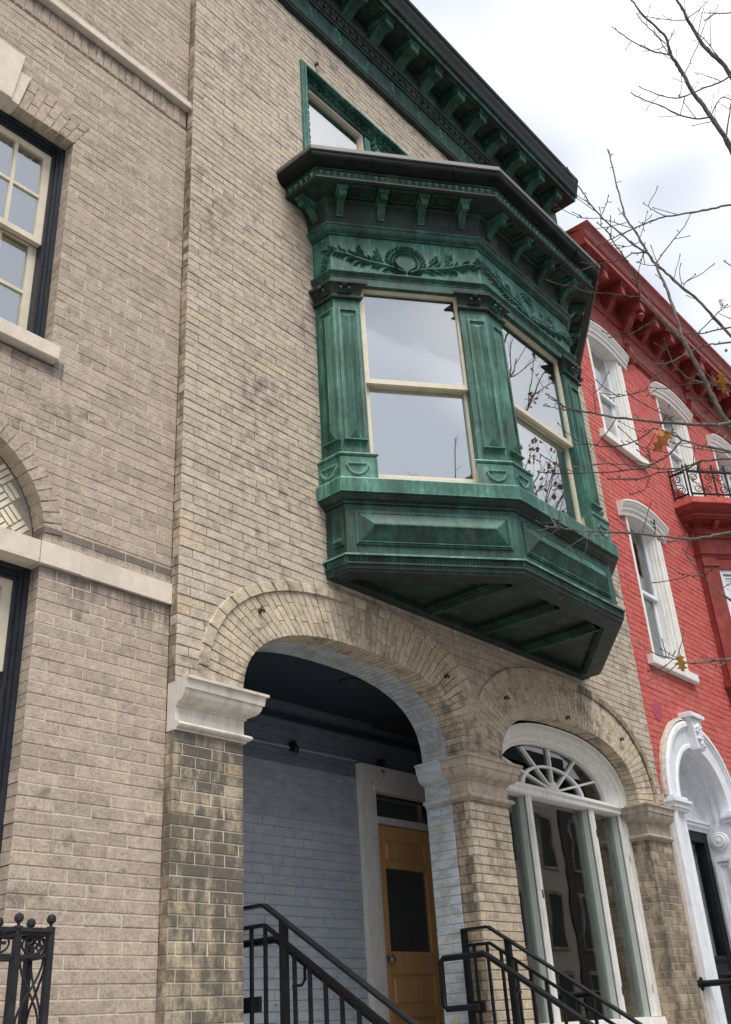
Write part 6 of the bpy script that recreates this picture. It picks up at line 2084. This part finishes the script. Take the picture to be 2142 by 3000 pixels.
for b in BRANCHES:
    thin = b[-1][3] < 0.0065
    pts = wig(b, 0.0025, 4, rg)
    m = MB()
    rad = [max(p[3] * 0.62, 0.0016) for p in pts]
    for i in range(2, len(rad) - 1):                   # swollen nodes
        if rg.random() < 0.25:
            rad[i] *= 1.22
    m.tube([p[:3] for p in pts], rad, 6)
    # buds and spurs
    last = Vector(pts[-1][:3])
    m.ball(last, 0.0045, 5, 4, 1, 1, 1.4)
    for i in range(3, len(pts) - 1):
        if pts[i][3] < 0.008 and rg.random() < 0.45:
            p = Vector(pts[i][:3])
            dr_ = Vector((rg.uniform(-1, 1), rg.uniform(-1, 1), rg.uniform(-0.4, 1))).normalized()
            L_ = rg.uniform(0.008, 0.03)
            m.tube([p, p + dr_ * L_ * 0.6, p + dr_ * L_], [0.0024, 0.002, 0.0032], 5)
    # fine side twigs
    for i in range(4, len(pts) - 2, 2):
        if rg.random() < 0.33 and (b[0][0] != 7.4 or i > 14):
            p = Vector(pts[i][:3])
            ax_ = (Vector(pts[i + 1][:3]) - Vector(pts[i - 1][:3])).normalized()
            sd = Vector((rg.uniform(-1, 1), rg.uniform(-1, 1), rg.uniform(-0.5, 1))).normalized()
            dd = (ax_ * rg.uniform(0.5, 1.0) + sd * 0.8).normalized()
            L_ = rg.uniform(0.05, 0.20)
            tp = [p]
            for k in range(5):
                dd = (dd + Vector((rg.uniform(-.2, .2), rg.uniform(-.2, .2), rg.uniform(-.1, .2)))).normalized()
                tp.append(tp[-1] + dd * L_ / 5)
            m.tube(tp, [0.0024, 0.0022, 0.0024, 0.002, 0.0022, 0.003], 5)
    m.obj('branch', 'bark' if b[0][3] > 0.009 else 'twig', tr_, 60)
# a few more limbs on the far side so that the crown is whole
def limb(parent, p, dirv, L_, r_, depth, rg, mat='bark', leaves=None):
    pts = []
    q = Vector(p)
    d_ = Vector(dirv).normalized()
    n_ = 6
    for i in range(n_ + 1):
        pts.append((*q, r_ * (1 - 0.65 * i / n_)))
        d_ = (d_ + Vector((rg.uniform(-.18, .18), rg.uniform(-.18, .18), rg.uniform(-.08, .16)))).normalized()
        q = q + d_ * L_ / n_
    m = MB()
    m.tube([a[:3] for a in pts], [a[3] for a in pts], 5 if depth < 2 else 7)
    acc = [m]
    if depth > 0:
        for k in range(3 if depth > 1 else 4):
            i = rg.randint(2, n_)
            dd = (Vector(dirv).normalized() + Vector((rg.uniform(-1, 1), rg.uniform(-1, 1), rg.uniform(-0.4, 0.8)))).normalized()
            acc += limb(parent, pts[i][:3], dd, L_ * rg.uniform(0.45, 0.7), pts[i][3] * 0.7, depth - 1, rg, mat, leaves)
    elif leaves is not None:
        for i in range(1, n_ + 1):
            for k in range(2):
                if rg.random() < 0.8:
                    leaves.append((Vector(pts[i][:3]), rg))
    return acc
rg = random.Random(5)
for k in range(9):
    a = rg.uniform(-1.5, 0.6)
    acc = limb(tr_, (7.4, -2.9, 3.0 + 0.6 * k), (math.cos(a), math.sin(a) * 0.6, 0.55), rg.uniform(1.4, 2.2), 0.035, 2, rg)
    m = MB()
    for q in acc:
        m.raw(q.v, q.f)
    m.obj('limb', 'bark', tr_, 60)
# brown oak leaves still hanging on
def oak_leaf(c, size, ax, mat):
    out = [(0, 0), (0.10, 0.07), (0.16, 0.24), (0.24, 0.10), (0.36, 0.15), (0.46, 0.40), (0.53, 0.14), (0.66, 0.16), (0.76, 0.30), (0.80, 0.10), (0.90, 0.09), (1.0, 0.0)]
    R3 = ax
    m = MB()
    n = len(out)
    up = [(x_, y_) for x_, y_ in out]
    verts = []
    for x_, y_ in up:
        verts.append((x_ - 0.4, y_, 0.10 * y_ + 0.10 * math.sin(3 * x_)))
    for x_, y_ in up[1:-1]:
        verts.append((x_ - 0.4, 0, 0.02 + 0.10 * math.sin(3 * x_)))
    for x_, y_ in up[1:-1]:
        verts.append((x_ - 0.4, -y_ * 0.95, 0.14 * y_ + 0.10 * math.sin(3 * x_ + 0.3)))
    mid = lambda i: 0 if i == 0 else (n - 1 if i == n - 1 else n + i - 1)
    low = lambda i: 0 if i == 0 else (n - 1 if i == n - 1 else 2 * n - 2 + i - 1)
    f_ = []
    for i in range(n - 1):
        for a, b in (((lambda j: j), mid), (mid, low)):
            q = [a(i), a(i + 1), b(i + 1), b(i)]
            qq = []
            for v_ in q:
                if v_ not in qq:
                    qq.append(v_)
            if len(qq) > 2:
                f_.append(qq)
    vv = [tuple(Vector(c) + R3 @ (Vector(v_) * size)) for v_ in verts]
    m.raw(vv, f_)
    st = Vector(c) + R3 @ (Vector((-0.4, 0, 0)) * size)
    m.tube([st, st + R3 @ Vector((-0.18 * size, 0.02 * size, 0.1 * size))], 0.002, 4)
    return m
from mathutils import Euler
camrot = cam.matrix_world.to_3x3()
for c, size, ang, tx, mat in (((4.088, -2.514, 3.985), 0.125, -2.25, 0.35, 'leaf'), ((4.10, -2.49, 4.035), 0.10, -0.2, -0.75, 'leaf'), ((4.62, -2.70, 4.50), 0.12, -1.35, 0.9, 'leaf2'), ((3.90, -2.44, 2.855), 0.085, -1.3, 0.4, 'leaf2')):
    ax = camrot @ Euler((tx, 0.3, ang)).to_matrix()
    oak_leaf(c, size, ax, mat).obj('leaf', mat, tr_)

# ================================================================ across the street (seen in the window glass)
ot = thing('oak_tree', 'leafy brown oak across the pavement, mirrored in the oriel window', 'tree', (10.4, -3.7, 0))
rg = random.Random(21)
pts = wig([(10.4, -3.7, 0, 0.12), (10.35, -3.7, 2.2, 0.10), (10.45, -3.65, 4.5, 0.07), (10.4, -3.7, 7.5, 0.045), (10.5, -3.7, 11.0, 0.012)], 0.01, 4, rg)
MB().tube([p[:3] for p in pts], [p[3] for p in pts], 10).obj('trunk', 'bark', ot, 60)
lv = []
cr = MB()
for k in range(16):
    a = k * 2.4 + rg.uniform(-0.3, 0.3)
    z_ = 4.0 + 0.42 * k
    for q in limb(ot, (10.4, -3.7, z_), (math.cos(a), math.sin(a), 0.75 + 0.05 * k), 2.3 - 0.08 * k, 0.022, 2, rg, leaves=lv):
        cr.raw(q.v, q.f)
cr.obj('crown', 'bark', ot, 60)
lm = MB()
for p, _ in lv:
    if p.z > 10.2 or rg.random() < 0.5:
        continue
    a = Vector((rg.uniform(-1, 1), rg.uniform(-1, 1), rg.uniform(-1, 0.2))).normalized()
    b = a.orthogonal().normalized()
    s_ = rg.uniform(0.05, 0.10)
    q = p + Vector((rg.uniform(-.06, .06),) * 3)
    e = a * s_
    lm.raw([q, q + e * 0.35 + b * s_ * 0.36, q + e * 0.6 + b * s_ * 0.14, q + e * 0.8 + b * s_ * 0.26, q + e, q + e * 0.8 - b * s_ * 0.26, q + e * 0.6 - b * s_ * 0.14, q + e * 0.35 - b * s_ * 0.36], [(0, 1, 2, 6, 7), (2, 3, 4, 5, 6)])
lm.obj('foliage', 'leafdark', ot, kind='stuff')

HL = [('brick row house across the street with a green shop front', 'stain', 24.0, 7.0, 10.5), ('brown brick row house across the street at the corner', 'brown', 31.2, 7.0, 11.5),
      ('dark brick row house across the street farther along', 'darkbrick', 38.4, 7.0, 10.8), ('tan row house across the street, farthest along', 'tan', 45.6, 8.0, 11.2),
      ('brick row house directly across the street', 'brown', 4.0, 9.0, 9.5), ('brownstone row house across the street beside the corner', 'brownstone', 13.4, 10.2, 10.0)]
FB = (0.0, -17.5, -1.0, 0.0, 0.0, 1.0)
for lab, mt, x0, wd, ht in HL:
    h_ = thing('row_house', lab, 'house', (x0 + wd / 2, -17.5, 0), 'row houses across the street')
    MB().box(x0, x0 + wd, 17.5, 25.0, 0, ht).obj('wall', mt, h_)
    MB().extr([(-17.52, ht - 0.9), (-17.35, ht - 0.85), (-17.0, ht - 0.4), (-16.95, ht + 0.1), (-17.52, ht + 0.15)], x0, x0 + wd)
    m = MB()
    m.box(x0, x0 + wd, 16.9, 17.5, ht - 0.5, ht + 0.05)
    m.box(x0, x0 + wd, 17.2, 17.5, ht - 0.9, ht - 0.5)
    m.obj('cornice', 'copper_dark', h_)
    nw_ = int(wd // 2.2)
    for j, zz in enumerate((0.6, 4.2, 7.2)):
        for i in range(nw_):
            xc = x0 + wd * (i + 0.5) / nw_
            hh = 2.6 if j == 0 else 1.9
            if zz + hh > ht - 1.0:
                continue
            m = MB()
            m.box(xc - 0.62, xc + 0.62, 17.40, 17.5, zz - 0.1, zz)
            m.box(xc - 0.62, xc + 0.62, 17.42, 17.5, zz + hh, zz + hh + 0.15)
            m.box(xc - 0.6, xc - 0.5, 17.44, 17.5, zz, zz + hh)
            m.box(xc + 0.5, xc + 0.6, 17.44, 17.5, zz, zz + hh)
            f_ = m.obj('window', 'stain', h_)
            MB().box(xc - 0.5, xc + 0.5, 17.48, 17.49, zz, zz + hh).obj('pane', 'dark', f_)
    if 'shop front' in lab:
        MB().box(x0, x0 + wd, 17.2, 17.5, 3.3, 3.9).obj('shop_fascia', 'copper', h_)
